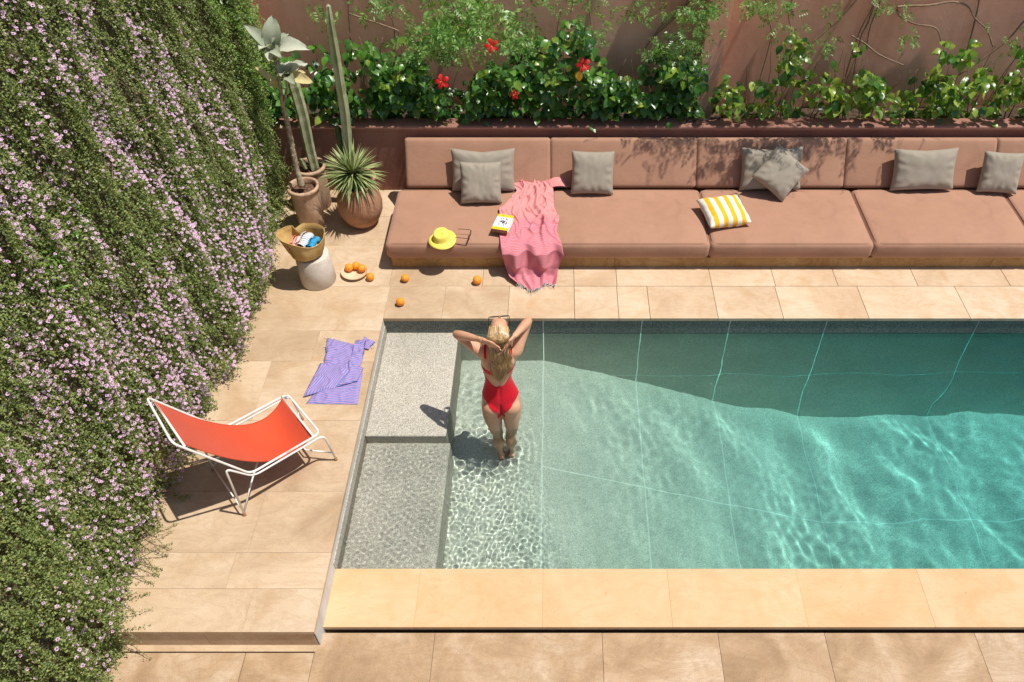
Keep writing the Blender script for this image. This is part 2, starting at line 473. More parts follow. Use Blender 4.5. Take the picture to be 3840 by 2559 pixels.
# rings round the bather's legs
for cx, cy in ((-.533, 4.27), (-.396, 4.31)):
    rr = np.hypot(WXX-cx, WYY-cy)
    Z += .0010*np.sin(rr*86+1.5*lump(9, 5))*np.exp(-rr*7)*(rr > .05)
    Z += .5*ripples((.045, .10), .0046, 24, 0, 3, 40)*np.exp(-(rr/.20)**2)
edge = .15 + .85*smooth(0, .45, Y1 - WYY)
calm_ledge = 1 - .75*(1-smooth(-1.0, -.85, WXX))*smooth(4.1, 4.25, WYY)
Z = Z*edge*calm_ledge + WZ
V = np.stack([WXX.ravel(), WYY.ravel(), Z.ravel()], 1)
ii = np.arange(NX*NY).reshape(NY, NX)
F = np.stack([ii[:-1, :-1].ravel(), ii[:-1, 1:].ravel(), ii[1:, 1:].ravel(), ii[1:, :-1].ravel()], 1)
me = mesh_np('water', V, F, True)
bm = bmesh.new(); bm.from_mesh(me); bm.verts.ensure_lookup_table()
lo = [bm.verts.new(p) for p in ((wx[0], wy[0], -2.8), (wx[-1], wy[0], -2.8), (wx[-1], wy[-1], -2.8), (wx[0], wy[-1], -2.8))]
bm.verts.ensure_lookup_table()
bv = bm.verts
bm.faces.new((lo[3], lo[2], lo[1], lo[0]))
bm.faces.new([lo[0], lo[1]] + [bv[int(i)] for i in ii[0, ::-1]])
bm.faces.new([lo[1], lo[2]] + [bv[int(i)] for i in ii[::-1, -1]])
bm.faces.new([lo[2], lo[3]] + [bv[int(i)] for i in ii[-1, :]])
bm.faces.new([lo[3], lo[0]] + [bv[int(i)] for i in ii[:, 0]])
bm.to_mesh(me); bm.free()
k = N('pool_water')
k.t.nodes.remove(k.b)
gl = k.t.nodes.new('ShaderNodeBsdfGlass'); gl.inputs['IOR'].default_value = 1.333; gl.inputs['Roughness'].default_value = 0
k.l(k.ramp(k.math('DIVIDE', k.math('ADD', k.sep(k.c.outputs['Object'])[0], 1.645), 7.0),
           [(0.0, (.975, .985, .965)), (0.16, (.90, .96, .925)), (0.36, (.73, .92, .88)), (0.62, (.52, .875, .86)), (0.9, (.41, .82, .825))]), gl.inputs['Color'])  # turquoise deepening along x stands in for light absorbed with depth
k.l(gl.outputs[0], k.o.inputs[0])
water = link('water', me, k.m); tag(water, kind='structure')
water.cycles.is_caustics_caster = True
for o in shell_objs + [cop, sw]: o.cycles.is_caustics_receiver = True

# ---------------------------------------------------------------- walls
bw = box('back_wall', -3.5, 9, 8.20, 8.5, -0.5, 3.7, M['pink_wall']); tag(bw, kind='structure')
lw = box('side_wall', -3.5, -3.12, -3.0, 8.199, -0.6, 4.6, M['left_wall']); tag(lw, kind='structure')
# sloping buttress on the back wall
bm = bmesh.new()
p = [(1.475, 7.93, .55), (1.66, 7.93, .55), (1.66, 8.21, .55), (1.475, 8.21, .55), (1.49, 8.02, 3.7), (1.83, 8.02, 3.7), (1.83, 8.21, 3.7), (1.49, 8.21, 3.7)]
vs = [bm.verts.new(q) for q in p]
for f in ((3,2,1,0),(4,5,6,7),(0,1,5,4),(1,2,6,5),(2,3,7,6),(3,0,4,7)): bm.faces.new([vs[i] for i in f])
bmesh.ops.bevel(bm, geom=bm.edges[:], offset=.012, segments=2, affect='EDGES')
o = link('wall_buttress', mesh_bm('buttress', bm), M['pink_wall'], bw)
# planter: front wall with a rounded lip, soil behind
pw = box('planter_wall', -3.119, 9, 7.489, 7.65, -0.3, .765, M['planter'], None, .004); tag(pw, kind='structure')
bm = bmesh.new(); add_box(bm, -3.119, 9, 7.478, 7.66, .735, .80, .016, 3)
link('wall_lip', mesh_bm('lip', bm, True), M['planter'], pw)
sb = box('planting_bed', -3.119, 9, 7.66, 8.199, .1, .62, M['soil']); tag(sb, kind='structure')
ho = tube('irrigation_hose', [(1.33, 7.56, .815), (1.52, 7.56, .83), (1.66, 7.60, .83), (1.74, 7.72, .74)], .009, simple('black_hose', (.02,.02,.02), (.03,.03,.03)), None, 8, 5)
tag(ho, 'short black hose lying on the planter lip at the foot of the wall buttress', 'hose')
# sofa plinth, stone blocks end to end
pl = box('sofa_plinth', -1.655, 8, 6.20, 7.488, -0.03, .118, M['mortar']); tag(pl, kind='structure')
for a, b in zip([-1.661, -.55, .55, 1.75, 3.0, 4.3, 8], [-.55, .55, 1.75, 3.0, 4.3, 8]):
    box('plinth_slab', a+.001, b-.001, 6.166, 6.2, 0.0005, .1245, M['plinth'], pl, .0015)
box('plinth_top', -1.661, 8, 6.2005, 7.488, .1185, .124, M['plinth'], pl)
box('plinth_end', -1.6605, -1.6555, 6.2005, 7.488, 0.0005, .118, M['plinth'], pl)

# ================================================================ vegetation
M['creeper'] = leafmat('creeper_leaf', (.09,.13,.032), (.195,.25,.07), (.32,.37,.12), 0.5, 0.3, yellow=(.38,.34,.11))
M['creeper2'] = leafmat('bright_creeper_leaf', (.08,.17,.025), (.15,.29,.045), (.25,.42,.08), 0.4, 0.35)
M['twig'] = simple('creeper_twigs', (.045,.035,.018), (.09,.075,.035), 20, 0.9, 0.8, 30)
M['petal'] = leafmat('lilac_petal', (.72,.38,.62), (.84,.54,.76), (.92,.70,.87), 0.6, 0.25, (1.1, 1.0, 1.1))
M['hib'] = leafmat('glossy_leaf', (.022,.080,.014), (.05,.15,.022), (.12,.27,.04), 0.3, 0.28)
M['hib2'] = leafmat('fresh_glossy_leaf', (.06,.14,.016), (.16,.28,.03), (.34,.44,.07), 0.3, 0.4)
M['jas'] = leafmat('jasmine_leaf', (.07,.18,.035), (.17,.33,.07), (.38,.54,.19), 0.35, 0.4)
M['red_petal'] = leafmat('red_petal', (.62,.008,.012), (.72,.012,.016), (.78,.03,.03), 0.5, 0.25, (1.2, .6, .6))
M['stamen'] = simple('stamen', (.55,.08,.03), (.75,.35,.05), 20, 0.6, 0)
M['cactus'] = None

def unit(a): return a / np.maximum(np.linalg.norm(a, axis=1, keepdims=True), 1e-9)
def quads(c, u, v):
    """diamond leaves: centre c, half length vector u, half width vector v"""
    n = len(c); P = np.empty((n, 4, 3), np.float32)
    P[:, 0] = c - u; P[:, 1] = c + v; P[:, 2] = c + u; P[:, 3] = c - v
    return P.reshape(-1, 3), np.arange(n*4).reshape(n, 4)
def leafcloud(c, nb, size, wr, spread=.9):
    n = len(c)
    nr = unit(np.asarray(nb)[None, :] + rng.normal(0, spread, (n, 3)))
    u = unit(np.cross(nr, rng.normal(0, 1, (n, 3)))); v = np.cross(nr, u)
    s = (size * rng.uniform(.6, 1.3, n))[:, None]
    return quads(c, u*s*.5, v*s*.5*wr)

def vnoise(Y_, Z_, s, n=14, aniso=1.0, k=6.0):
    r_ = np.random.default_rng(s); o = np.zeros_like(Y_)
    for i in range(n):
        a = r_.uniform(0, 6.28); kk = k * r_.uniform(.4, 1.6)
        o += np.sin(kk*(math.cos(a)*Y_ + math.sin(a)*Z_*aniso + .12*np.sin(Z_*2.1+i)) + r_.uniform(0, 6.28))
    return o / math.sqrt(n/2)

def thick(y, z):
    """how far the creeper stands off the wall: hanging curtains with dark folds between them"""
    d = .135 + .055*vnoise(y, z, 3, 12, .30, 7) + .035*vnoise(y, z, 4, 12, .45, 17) + .05*vnoise(y, z, 5, 8, 1, 2.0)
    d = d + .05*smooth(4.5, 5.5, y)*(1-smooth(5.5, 6.3, y)) + .12*smooth(3.6, 4.4, y)*(1-smooth(4.9, 5.5, y))*(1-smooth(.6, 2, z))
    low = smooth(-.05, .35, z)
    return np.clip(d, .03, .6) * (.55 + .45*low)
def bare(y, z):
    """1 where the plaster shows"""
    g1 = np.exp(-((y-6.88-.05*np.sin(z*5))/.10)**2) * (1-smooth(.75, 1.25, z))
    g2 = np.exp(-((y-3.72)/.16)**2) * (1-smooth(.12, .42, z)) * .9
    g3 = np.exp(-((y-7.6)/.3)**2) * (1-smooth(.1, .5, z)) * .3
    g4 = smooth(7.75, 8.0, y + .12*np.sin(z*4)) * .9
    return np.clip(g1+g2+g3+g4, 0, 1)

cre = empty('flowering_creeper', (-3.1, 4.0, 0), 'dense green creeper dotted with lilac flowers, hanging over the whole left wall', 'creeper')
# inner mat of twigs and shaded leaves
gy = np.linspace(.6, 8.15, 240); gz = np.linspace(-.24, 4.5, 150)
GY, GZ = np.meshgrid(gy, gz)
D = thick(GY, GZ)*.45*(1-bare(GY, GZ)) - .03*(bare(GY, GZ) > .35) + .012*vnoise(GY, GZ, 9, 16, 1, 60)
i2 = np.arange(240*150).reshape(150, 240)
F2 = np.stack([i2[:-1, :-1].ravel(), i2[:-1, 1:].ravel(), i2[1:, 1:].ravel(), i2[1:, :-1].ravel()], 1)
o = link('twig_mat', mesh_np('twig_mat', np.stack([(-3.12+D).ravel(), GY.ravel(), GZ.ravel()], 1), F2, False), M['twig'], cre); o['kind'] = 'stuff'
# leaves
def sprigs(n, ymin, ymax, zmin, zmax, per, drop, size, wr, mask=None, out=1.0, mat=None, name='small_leaves'):
    y = rng.uniform(ymin, ymax, n); z = rng.uniform(zmin, zmax, n)
    keep = rng.uniform(0, 1, n) > bare(y, z)
    if mask is not None: keep &= rng.uniform(0, 1, n) < mask(y, z)
    y, z = y[keep], z[keep]; n = len(y)
    d = thick(y, z)*out
    x = -3.12 + d*(1 - .55*rng.uniform(0, 1, n)**1.6) + rng.normal(0, .008, n)
    dr = unit(np.stack([rng.normal(.30, .25, n), rng.normal(0, .33, n), rng.normal(-1, .25, n)], 1))
    c = np.stack([x, y, z], 1)[:, None, :] + dr[:, None, :]*(np.linspace(0, 1, per)*drop)[None, :, None] * rng.uniform(.6, 1.3, n)[:, None, None]
    c = c + rng.normal(0, size*.45, c.shape)
    c = c.reshape(-1, 3)
    floor = np.where(c[:, 1] > 2.40, .008, -.212)
    c = c[(c[:, 2] > floor) & (c[:, 0] > -3.115)]
    P, Fq = leafcloud(c, (.5, -.1, .85), size, wr, .7)
    o = link(name, mesh_np(name, P, Fq), mat, cre); o['kind'] = 'stuff'
    return o
sprigs(21000, .8, 8.1, -.18, 4.4, 26, .15, .0165, .62, mat=M['creeper'])
def m2(y, z):
    return np.clip(smooth(.35, 1.0, vnoise(y, z, 21, 10, .8, 3.2) + .9*smooth(2.0, 3.4, z) + .5*smooth(5.2, 6.4, y)*smooth(.9, 1.8, z) - .75), 0, 1) * np.clip(smooth(1.7, 2.7, z) + smooth(5.3, 6.0, y), 0, 1)
sprigs(2600, 3.0, 7.9, .9, 4.4, 14, .17, .040, .34, m2, 1.22, M['creeper2'], 'long_leaves')
# trailing shoots that reach over the paving
for (y, n_, l_) in ((2.47, 4, .17), (2.95, 4, .12), (3.0, 5, .14), (3.45, 4, .12), (2.7, 4, .10), (4.9, 3, .08), (6.1, 3, .08), (5.6, 3, .09), (6.75, 3, .16), (7.1, 3, .14)):
    c = []
    for s in range(n_):
        a = random.uniform(-.8, .8); y0 = y + random.uniform(-.12, .12); z0 = random.uniform(.03, .16)
        for t in np.linspace(0, 1, 16):
            r_ = .10 + l_*t
            c.append((-3.02 + r_*math.cos(a), y0 + r_*math.sin(a), (0 if y0 > 2.42 else -.22) + max(.012, z0*(1-t) + .02*math.sin(t*9))))
        tube('shoot', [(-3.0, y0, c[-16][2]+.03)] + c[-16::3], [.003, .0025, .002, .002, .0015, .0015, .001], M['vine_bark'], cre, 4)
    c = np.array(c).repeat(2, 0); c = c + rng.normal(0, .008, c.shape); c[:, 2] = np.maximum(c[:, 2], np.where(c[:, 1] > 2.40, .008, -.214))
    P, Fq = leafcloud(c, (.2, 0, .9), .013, .6, .6)
    o = link('trailing_shoot', mesh_np('trailing_shoot', P, Fq), M['creeper'], cre); o['kind'] = 'stuff'
# dry twigs
for i in range(26):
    y = rng.uniform(2, 7.2); z = rng.uniform(.9, 3.8); pts = []
    a = rng.normal(-1.9, .5)
    for t in range(6):
        d = float(thick(np.array([y]), np.array([z]))[0])
        pts.append((-3.12 + d + .03, y, z)); y += .09*math.cos(a); z += .09*math.sin(a); a += rng.normal(0, .25)
    tube('stalk', pts, [.0035, .003, .003, .0025, .002, .0015], M['vine_bark'], cre, 4, 2)

# flowers
def flower_template(np_=9, r=.5, seed=0):
    r_ = np.random.default_rng(seed); P = []; Fq = []
    for i in range(np_):
        a = 2*math.pi*i/np_ + r_.uniform(-.15, .15); w = .62*math.pi/np_*1.5; rr = r*r_.uniform(.82, 1.05); h = r_.uniform(.0, .2)
        b = len(P)
        P += [(.10*math.cos(a), .10*math.sin(a), 0), (rr*.75*math.cos(a-w), rr*.75*math.sin(a-w), h*.7), (rr*math.cos(a), rr*math.sin(a), h), (rr*.75*math.cos(a+w), rr*.75*math.sin(a+w), h*.7)]
        Fq.append((b, b+1, b+2, b+3))
    return np.array(P, np.float32), np.array(Fq)
templ = [flower_template(7+k % 3, .5, k) for k in range(4)]
nf = 34000
fy = rng.uniform(1.2, 6.9, nf); fz = rng.uniform(-.1, 4.4, nf)
dens = np.clip(.58 + .34*vnoise(fy, fz, 31, 14, .35, 9) + .18*vnoise(fy, fz, 33, 8, .5, 2.2), .04, 1)
dens *= (1-smooth(5.9, 6.8, fy + .1*np.sin(fz*3))) * (1 - .80*(1-smooth(2.3, 3.9, fy+fz*.35))) * (1-bare(fy, fz)) * (1-.4*smooth(2.9, 3.8, fz))
dens *= 1 - .45*m2(fy, fz)
kp = rng.uniform(0, 1, nf) < dens*.78
fy, fz = fy[kp], fz[kp]; nf = len(fy)
fx = -3.12 + thick(fy, fz) + rng.uniform(.01, .05, nf)
FP = np.stack([fx, fy, fz], 1)
fn = unit(np.array([.58, -.22, .85])[None] + rng.normal(0, .38, (nf, 3)))
fs = rng.uniform(.017, .030, nf)
camp = np.array([0, 0, 5.22]); to = camp - FP; dist = np.linalg.norm(to, axis=1)
show = fs/dist*np.abs((fn*unit(to)).sum(1))
# keep the 300 that show largest inside the picture as single flowers
rel = FP - camp; ct, st = math.cos(R(45.5)), math.sin(R(45.5))
depth = rel[:, 1]*ct - rel[:, 2]*st
pxx = 1285 + 1850*rel[:, 0]/depth; pyy = 784 - 1850*(rel[:, 1]*st + rel[:, 2]*ct)/depth
vis = (pxx > 8) & (pyy > 8) & (pyy < 1560)
order = np.argsort(-(show*vis)); single = order[:300]; rest = order[300:]
fme = []
for P, Fq in templ:
    me = mesh_np('flower', P, Fq); me.materials.append(M['petal']); fme.append(me)
def basis(n):
    n = Vector(n); u, v = frame_for(n); return Matrix((u, v, n)).transposed().to_4x4()
inv = Matrix.Translation(-Vector(cre.location))
for j in single:
    o = bpy.data.objects.new('flower', fme[j % 4]); col.objects.link(o); o.parent = cre; o.matrix_parent_inverse = inv
    o.matrix_basis = Matrix.Translation(Vector(FP[j])) @ basis(fn[j]) @ Matrix.Rotation(float(rng.uniform(0, 6)), 4, 'Z') @ Matrix.Scale(float(fs[j]), 4)
AP, AF = [], []; base = 0
for j in rest:
    P, Fq = templ[j % 4]; u, v = frame_for(Vector(fn[j]))
    m3 = np.stack([np.array(u), np.array(v), fn[j]], 0)
    AP.append((P*fs[j]) @ m3 + FP[j]); AF.append(Fq+base); base += len(P)
o = link('flower_mass', mesh_np('flower_mass', np.concatenate(AP), np.concatenate(AF)), M['petal'], cre); o['kind'] = 'stuff'

# ---------------------------------------------------------------- big-leaf meshes
def leaf_mesh(name, w=.42, fold=.18, curl=.25, heart=True, seed=0, n=6):
    r_ = np.random.default_rng(seed)
    ts = np.linspace(0, 1, n)
    prof = np.interp(ts, [0, .12, .32, .6, .85, 1], [.30 if heart else .05, .78, 1.0, .80, .35, 0]) * w * .5 * (1 if heart else 1)
    P = []; F_ = []
    for i, t in enumerate(ts):
        zc = -curl*t*t; back = -.08 if (heart and i == 0) else 0
        wv = .02*r_.normal()
        P += [(t+back, -prof[i], zc+fold*prof[i]*1.2+wv), (t, 0, zc), (t+back, prof[i], zc+fold*prof[i]*1.2-wv)]
    for i in range(n-1):
        a = i*3
        F_ += [(a, a+3, a+4, a+1), (a+1, a+4, a+5, a+2)]
    me = mesh_np(name, np.array(P), np.array(F_), True)
    return me
LEAFM = []
for q in range(5):
    me = leaf_mesh('leaf', .74 + .05*q, .12+.05*(q % 3), .10+.08*q, True, q); LEAFM.append(me)
def leaf_matrix(p, u, n, s, roll=0):
    u = Vector(u).normalized(); n = Vector(n); n = (n - u*n.dot(u)).normalized(); v = n.cross(u)
    return Matrix.Translation(Vector(p)) @ Matrix((u, v, n)).transposed().to_4x4() @ Matrix.Rotation(roll, 4, 'X') @ Matrix.Scale(s, 4)
LM = {}
def leaf_me(q, mat):
    if (q, mat.name) not in LM:
        me = LEAFM[q].copy(); me.materials.clear(); me.materials.append(mat); LM[(q, mat.name)] = me
    return LM[(q, mat.name)]

def shrub(x0, x1, n, ztop, mat, label, dens_seed, yf=7.50, yb=8.08, zmin=.66, n_over=6, extra_stuff=0, smin=.056, smax=.106):
    t = empty('hibiscus_shrub', ((x0+x1)/2, 7.9, .62), label, 'shrub', 'leafy shrubs along the planter')
    iv = Matrix.Translation(-Vector(t.location))
    # stems
    bm = bmesh.new(); tips = []
    for i in range(int(10*(x1-x0))+3):
        bx = random.uniform(x0, x1); by = random.uniform(7.80, 8.08)
        p = [Vector((bx, by, .6))]; a = random.uniform(-.35, .35); h = ztop(bx) - .05
        for s in range(5):
            p.append(p[-1] + Vector((a*.1+random.uniform(-.03, .03), random.uniform(-.07, .01), (h-.62)/5)))
        add_tube(bm, p, [.007, .006, .005, .004, .003, .002], 5, True, 2)
    link('stems', mesh_bm('stems', bm, True), M['vine_bark'], t)
    allc = []
    tries = 0
    while len(allc) < n + extra_stuff and tries < 40000:
        tries += 1
        x = random.gauss(0, 1)*.0 + random.uniform(x0-.12, x1+.12)
        zt = ztop(x)
        z = zmin + (zt-zmin)*random.random()**.85
        f = (z-zmin)/max(zt-zmin, .01)
        y = (yf + .17 if z < .90 else yf - .02 + .06*(1-f)) + (yb-yf-.17)*random.random()**1.35
        if z < .82 and y < 7.68 and random.random() > .35: continue
        cl = noise.noise(Vector((x*4.2+dens_seed, y*4, z*4.2)))
        if cl < -.16 + .42*f*f + .10*math.sin(x*9+dens_seed): continue
        if z < .93 and random.random() < .45: continue
        allc.append((x, y, z))
    for k_ in range(n_over):
        x = random.uniform(x0, x1); allc.insert(0, (x, random.uniform(7.50, 7.60), random.uniform(.80, .90)))
    allc.sort(key=lambda c: c[1] - .4*c[2])
    for i, (x, y, z) in enumerate(allc):
        yaw = random.gauss(-math.pi/2, .9)
        u = Vector((math.cos(yaw)*.8, math.sin(yaw)*.8, random.gauss(-.45, .4)))
        nrm = Vector((random.gauss(.1, .35), random.gauss(-.45, .3), 1.0))
        mt = mat if random.random() < .8 else (M['hib2'] if mat is M['hib'] else M['hib'])
        s = random.uniform(smin, smax)
        if i < 298:
            o = bpy.data.objects.new('leaf', leaf_me(i % 5, mt)); col.objects.link(o); o.parent = t; o.matrix_parent_inverse = iv
            o.matrix_basis = leaf_matrix((x, y, z), u, nrm, s)
    if len(allc) > 298:
        P_, F_, b_ = [], [], 0
        for i in range(298, len(allc)):
            x, y, z = allc[i]; yaw = random.gauss(-math.pi/2, .9)
            mm = leaf_matrix((x, y, z), (math.cos(yaw), math.sin(yaw), random.gauss(-.45, .4)), (random.gauss(.1, .35), random.gauss(-.45, .3), 1.0), random.uniform(smin, smax))
            me = LEAFM[i % 5]; co = np.array([mm @ v.co for v in me.vertices]); P_.append(co)
            F_.append(np.array([list(p.vertices) for p in me.polygons])+b_); b_ += len(co)
        o = link('leaf_mass', mesh_np('leaf_mass', np.concatenate(P_), np.concatenate(F_), True), mat, t); o['kind'] = 'stuff'
    return t
zl = lambda x: 1.50 + .16*math.sin(x*4.3+2) + .14*math.sin(x*2.6+1) + .10*math.sin(x*7.1)
s1 = shrub(-2.95, -1.85, 290, lambda x: 1.55+.16*math.sin(x*5), M['hib'], 'dark glossy shrub behind the two cacti at the left end of the planter', 1.0, extra_stuff=330)
s2 = shrub(-1.85, -.75, 290, zl, M['hib'], 'glossy green shrub with one large red bloom, above the first backrest cushion', 4.0, extra_stuff=600)
s3 = shrub(-.75, .35, 290, lambda x: zl(x)+.03, M['hib'], 'glossy green shrub carrying a high pinkish red bloom and a small low one', 8.0, extra_stuff=600)
s4 = shrub(.35, 1.38, 290, lambda x: zl(x)-.02, M['hib'], 'dense shrub with a red bloom above a yellow leaf, left of the wall buttress', 12.0, extra_stuff=560)
s5 = shrub(1.72, 2.9, 270, lambda x: 1.42+.22*math.sin(x*6), M['hib2'], 'sparse fresh green shrub just right of the wall buttress', 15.0, n_over=2)
s6 = shrub(2.9, 4.0, 297, lambda x: 1.45+.2*math.sin(x*5), M['hib2'], 'leafy fresh green shrub above the pair of crossed pillows', 19.0, n_over=4)
s7 = shrub(4.0, 5.6, 285, lambda x: 1.42+.18*(x-4)+.14*math.sin(x*7), M['hib2'], 'tall bright green shrub at the right end of the planter', 23.0, n_over=5, extra_stuff=300)
def bloom(parent, p, s, facing):
    bm = bmesh.new()
    for i in range(5):
        a0 = 2*math.pi*i/5
        rows = []
        for (r, w, h) in ((.06, .05, -.12), (.35, .22, .02), (.7, .36, .08), (.95, .28, .0), (1.05, .08, -.1)):
            row = []
            for c in (-1, -.3, .35, 1):
                th = a0 + c*w/ max(r, .3)*.9
                row.append(bm.verts.new((r*math.cos(th), r*math.sin(th), h + .05*random.uniform(-1, 1) + .03*i/5)))
            rows.append(row)
        for a, b in zip(rows, rows[1:]):
            for q in range(3): bm.faces.new((a[q], a[q+1], b[q+1], b[q]))
    iv = Matrix.Translation(-Vector(parent.location))
    mt = Matrix.Translation(Vector(p)) @ basis(facing) @ Matrix.Scale(s, 4)
    o = link('bloom', mesh_bm('bloom', bm, True), M['red_petal'], parent); o.matrix_parent_inverse = iv; o.matrix_basis = mt
    bm = bmesh.new(); add_tube(bm, [(0, 0, -.1), (.02, .03, .4), (.06, .1, .8)], [.05, .05, .09], 6)
    o2 = link('stamen', mesh_bm('stamen', bm, True), M['stamen'], o)
    o2.matrix_parent_inverse = Matrix.Identity(4)
bloom(s2, (-1.159, 7.420, 1.334), .072, (-.1, -.9, .5))
bloom(s3, (-0.646, 7.420, 1.705), .068, (.1, -.95, .35))
bloom(s3, (-0.445, 7.420, 1.193), .048, (-.3, -.7, .3))
bloom(s4, (0.237, 7.420, 1.512), .070, (.1, -.9, .45))
o = bpy.data.objects.new('leaf', leaf_me(2, simple('yellow_leaf', (.62,.36,.02), (.72,.45,.04), 30, .5))); col.objects.link(o); o.parent = s4
o.matrix_parent_inverse = Matrix.Translation(-Vector(s4.location)); o['label'] = 'yellowed leaf'
o.matrix_basis = leaf_matrix((0.196, 7.420, 1.435), (.05, -.3, -1), (0, -1, .2), .095)

# ---------------------------------------------------------------- vines on the back wall
def pinnate(c_list, size, name, parent, mat, nb=(0, -.7, .5)):
    """compound leaves: pairs of leaflets along short rachises, all joined (uncountable)"""
    C_, U_, V_ = [], [], []
    for (p, d) in c_list:
        d = Vector(d).normalized(); p = Vector(p)
        n_ = Vector((random.gauss(0, .4), -1+random.gauss(0, .3), .5+random.gauss(0, .4))).normalized()
        s = d.cross(n_).normalized(); L = size*random.uniform(.8, 1.25)
        for k_ in range(4):
            q = p + d*L*(.25+.22*k_)
            for sg in (-1, 1):
                dd = (d*.55 + s*sg).normalized(); hl = L*.21*(1-.1*k_)
                C_.append(q + dd*hl); U_.append(dd*hl); V_.append(n_.cross(dd)*hl*.42)
        C_.append(p + d*L*1.15); U_.append(d*L*.2); V_.append(n_.cross(d)*L*.075)
    P, Fq = quads(np.array(C_), np.array(U_), np.array(V_))
    o = link(name, mesh_np(name, P, Fq), mat, parent); o['kind'] = 'stuff'; return o
def vine(label, paths, sprays, size=.11, mat=None, rad=.009, group=None):
    t = empty('climbing_vine', Vector(paths[0][0]), label, 'vine', group)
    for pth in paths:
        n_ = len(pth); tube('vine_stem', pth, [rad*(1-.5*i/n_) for i in range(n_)], M['vine_bark'], t, 6, 5)
    L = []
    for (c, r, n, off) in sprays:
        for i in range(n):
            p = Vector(c) + Vector((random.gauss(0, r[0]), -abs(random.gauss(0, off)), random.gauss(0, r[1])))
            p.y = min(p.y, 8.12)
            L.append((p, (random.gauss(0, .7), random.gauss(-.3, .3), random.gauss(-.5, .6))))
    pinnate(L, size, 'leaflets', t, mat or M['jas'])
    return t
W_ = 8.17
def on(*pts): return [(x, W_ - .012 - .02*random.random(), z) for x, _, z in pts]
va = vine('pale jasmine vine with a looping bare stem, on the wall left of the red blooms',
     [on((-2.142, 8.170, 1.697), (-1.736, 8.170, 1.552), (-1.667, 8.170, 1.501), (-1.726, 8.170, 1.407), (-1.863, 8.170, 1.374), (-1.879, 8.170, 1.244), (-1.872, 8.170, 1.082)),
      on((-1.700, 8.170, 2.088), (-1.735, 8.170, 1.742), (-1.705, 8.170, 1.547), (-1.780, 8.170, 1.132)),
      on((-2.103, 8.170, 2.003), (-2.147, 8.170, 1.697), (-2.184, 8.170, 1.421))],
     [((-1.881, 8.000, 1.866), (.16, .05), 14, .06), ((-1.648, 8.000, 1.836), (.12, .04), 8, .05), ((-2.346, 8.000, 1.814), (.10, .05), 9, .04), ((-2.286, 8.000, 1.569), (.05, .10), 5, .03), ((-1.430, 7.900, 1.569), (.08, .10), 14, .05)], .105)
vb = vine('bright jasmine spray tumbling down the wall between the red blooms',
     [on((-0.867, 8.170, 2.003), (-0.856, 8.170, 1.620), (-0.730, 8.170, 1.482), (-0.536, 8.170, 1.360), (-0.301, 8.170, 1.249)),
      on((-0.824, 8.170, 1.697), (-0.879, 8.170, 1.501), (-0.950, 8.170, 1.341), (-0.967, 8.170, 1.132)),
      on((-1.236, 8.170, 2.003), (-1.149, 8.170, 1.561), (-1.145, 8.170, 1.132))],
     [((-0.995, 7.750, 1.857), (.22, .14), 95, .12), ((-1.175, 7.700, 1.706), (.18, .11), 66, .10), ((-0.708, 7.900, 1.857), (.22, .07), 40, .08), ((-0.460, 7.900, 1.615), (.20, .10), 44, .08), ((-1.426, 7.750, 1.458), (.14, .08), 24, .05), ((-0.199, 7.900, 1.501), (.12, .08), 22, .05)], .14)
vc = vine('thin dark vine hanging down the wall above the rightmost red bloom',
     [on((0.280, 8.170, 2.088), (0.291, 8.170, 1.830), (0.343, 8.170, 1.528), (0.365, 8.170, 1.254)),
      on((0.018, 8.170, 1.742), (-0.014, 8.170, 1.561), (-0.032, 8.170, 1.326))],
     [((0.241, 8.000, 1.704), (.05, .13), 18, .04), ((0.065, 8.000, 1.901), (.20, .04), 14, .04), ((0.214, 8.000, 1.986), (.15, .08), 12, .05), ((0.463, 8.000, 1.637), (.05, .08), 8, .04)], .10)
vd = vine('dark jasmine curtain draped over the wall buttress',
     [on((1.366, 8.170, 2.003), (1.254, 8.170, 1.755), (1.050, 8.170, 1.561), (0.889, 8.170, 1.302)),
      on((1.414, 8.170, 1.960), (1.225, 8.170, 1.697), (0.978, 8.170, 1.445))],
     [((1.345, 7.850, 1.857), (.13, .09), 60, .08), ((1.243, 7.800, 1.571), (.13, .09), 62, .08), ((0.996, 7.850, 1.456), (.12, .06), 30, .07), ((0.802, 8.000, 1.836), (.16, .07), 24, .05), ((1.511, 7.900, 1.942), (.09, .06), 20, .05)], .095)
ve = vine('vine with a bright hanging spray, just right of the wall buttress',
     [on((2.030, 8.170, 2.046), (2.122, 8.170, 1.711), (2.201, 8.170, 1.528), (2.211, 8.170, 1.326), (2.183, 8.170, 1.047), (2.179, 8.170, 0.880)),
      on((2.372, 8.170, 1.960), (2.347, 8.170, 1.697), (2.430, 8.170, 1.468), (2.452, 8.170, 1.181))],
     [((2.032, 7.950, 1.887), (.07, .06), 20, .05), ((2.178, 7.950, 1.844), (.05, .05), 10, .04), ((1.924, 7.950, 1.943), (.1, .04), 10, .04), ((2.351, 8.000, 1.682), (.08, .10), 12, .04), ((2.480, 8.000, 1.407), (.08, .07), 8, .04)], .10)
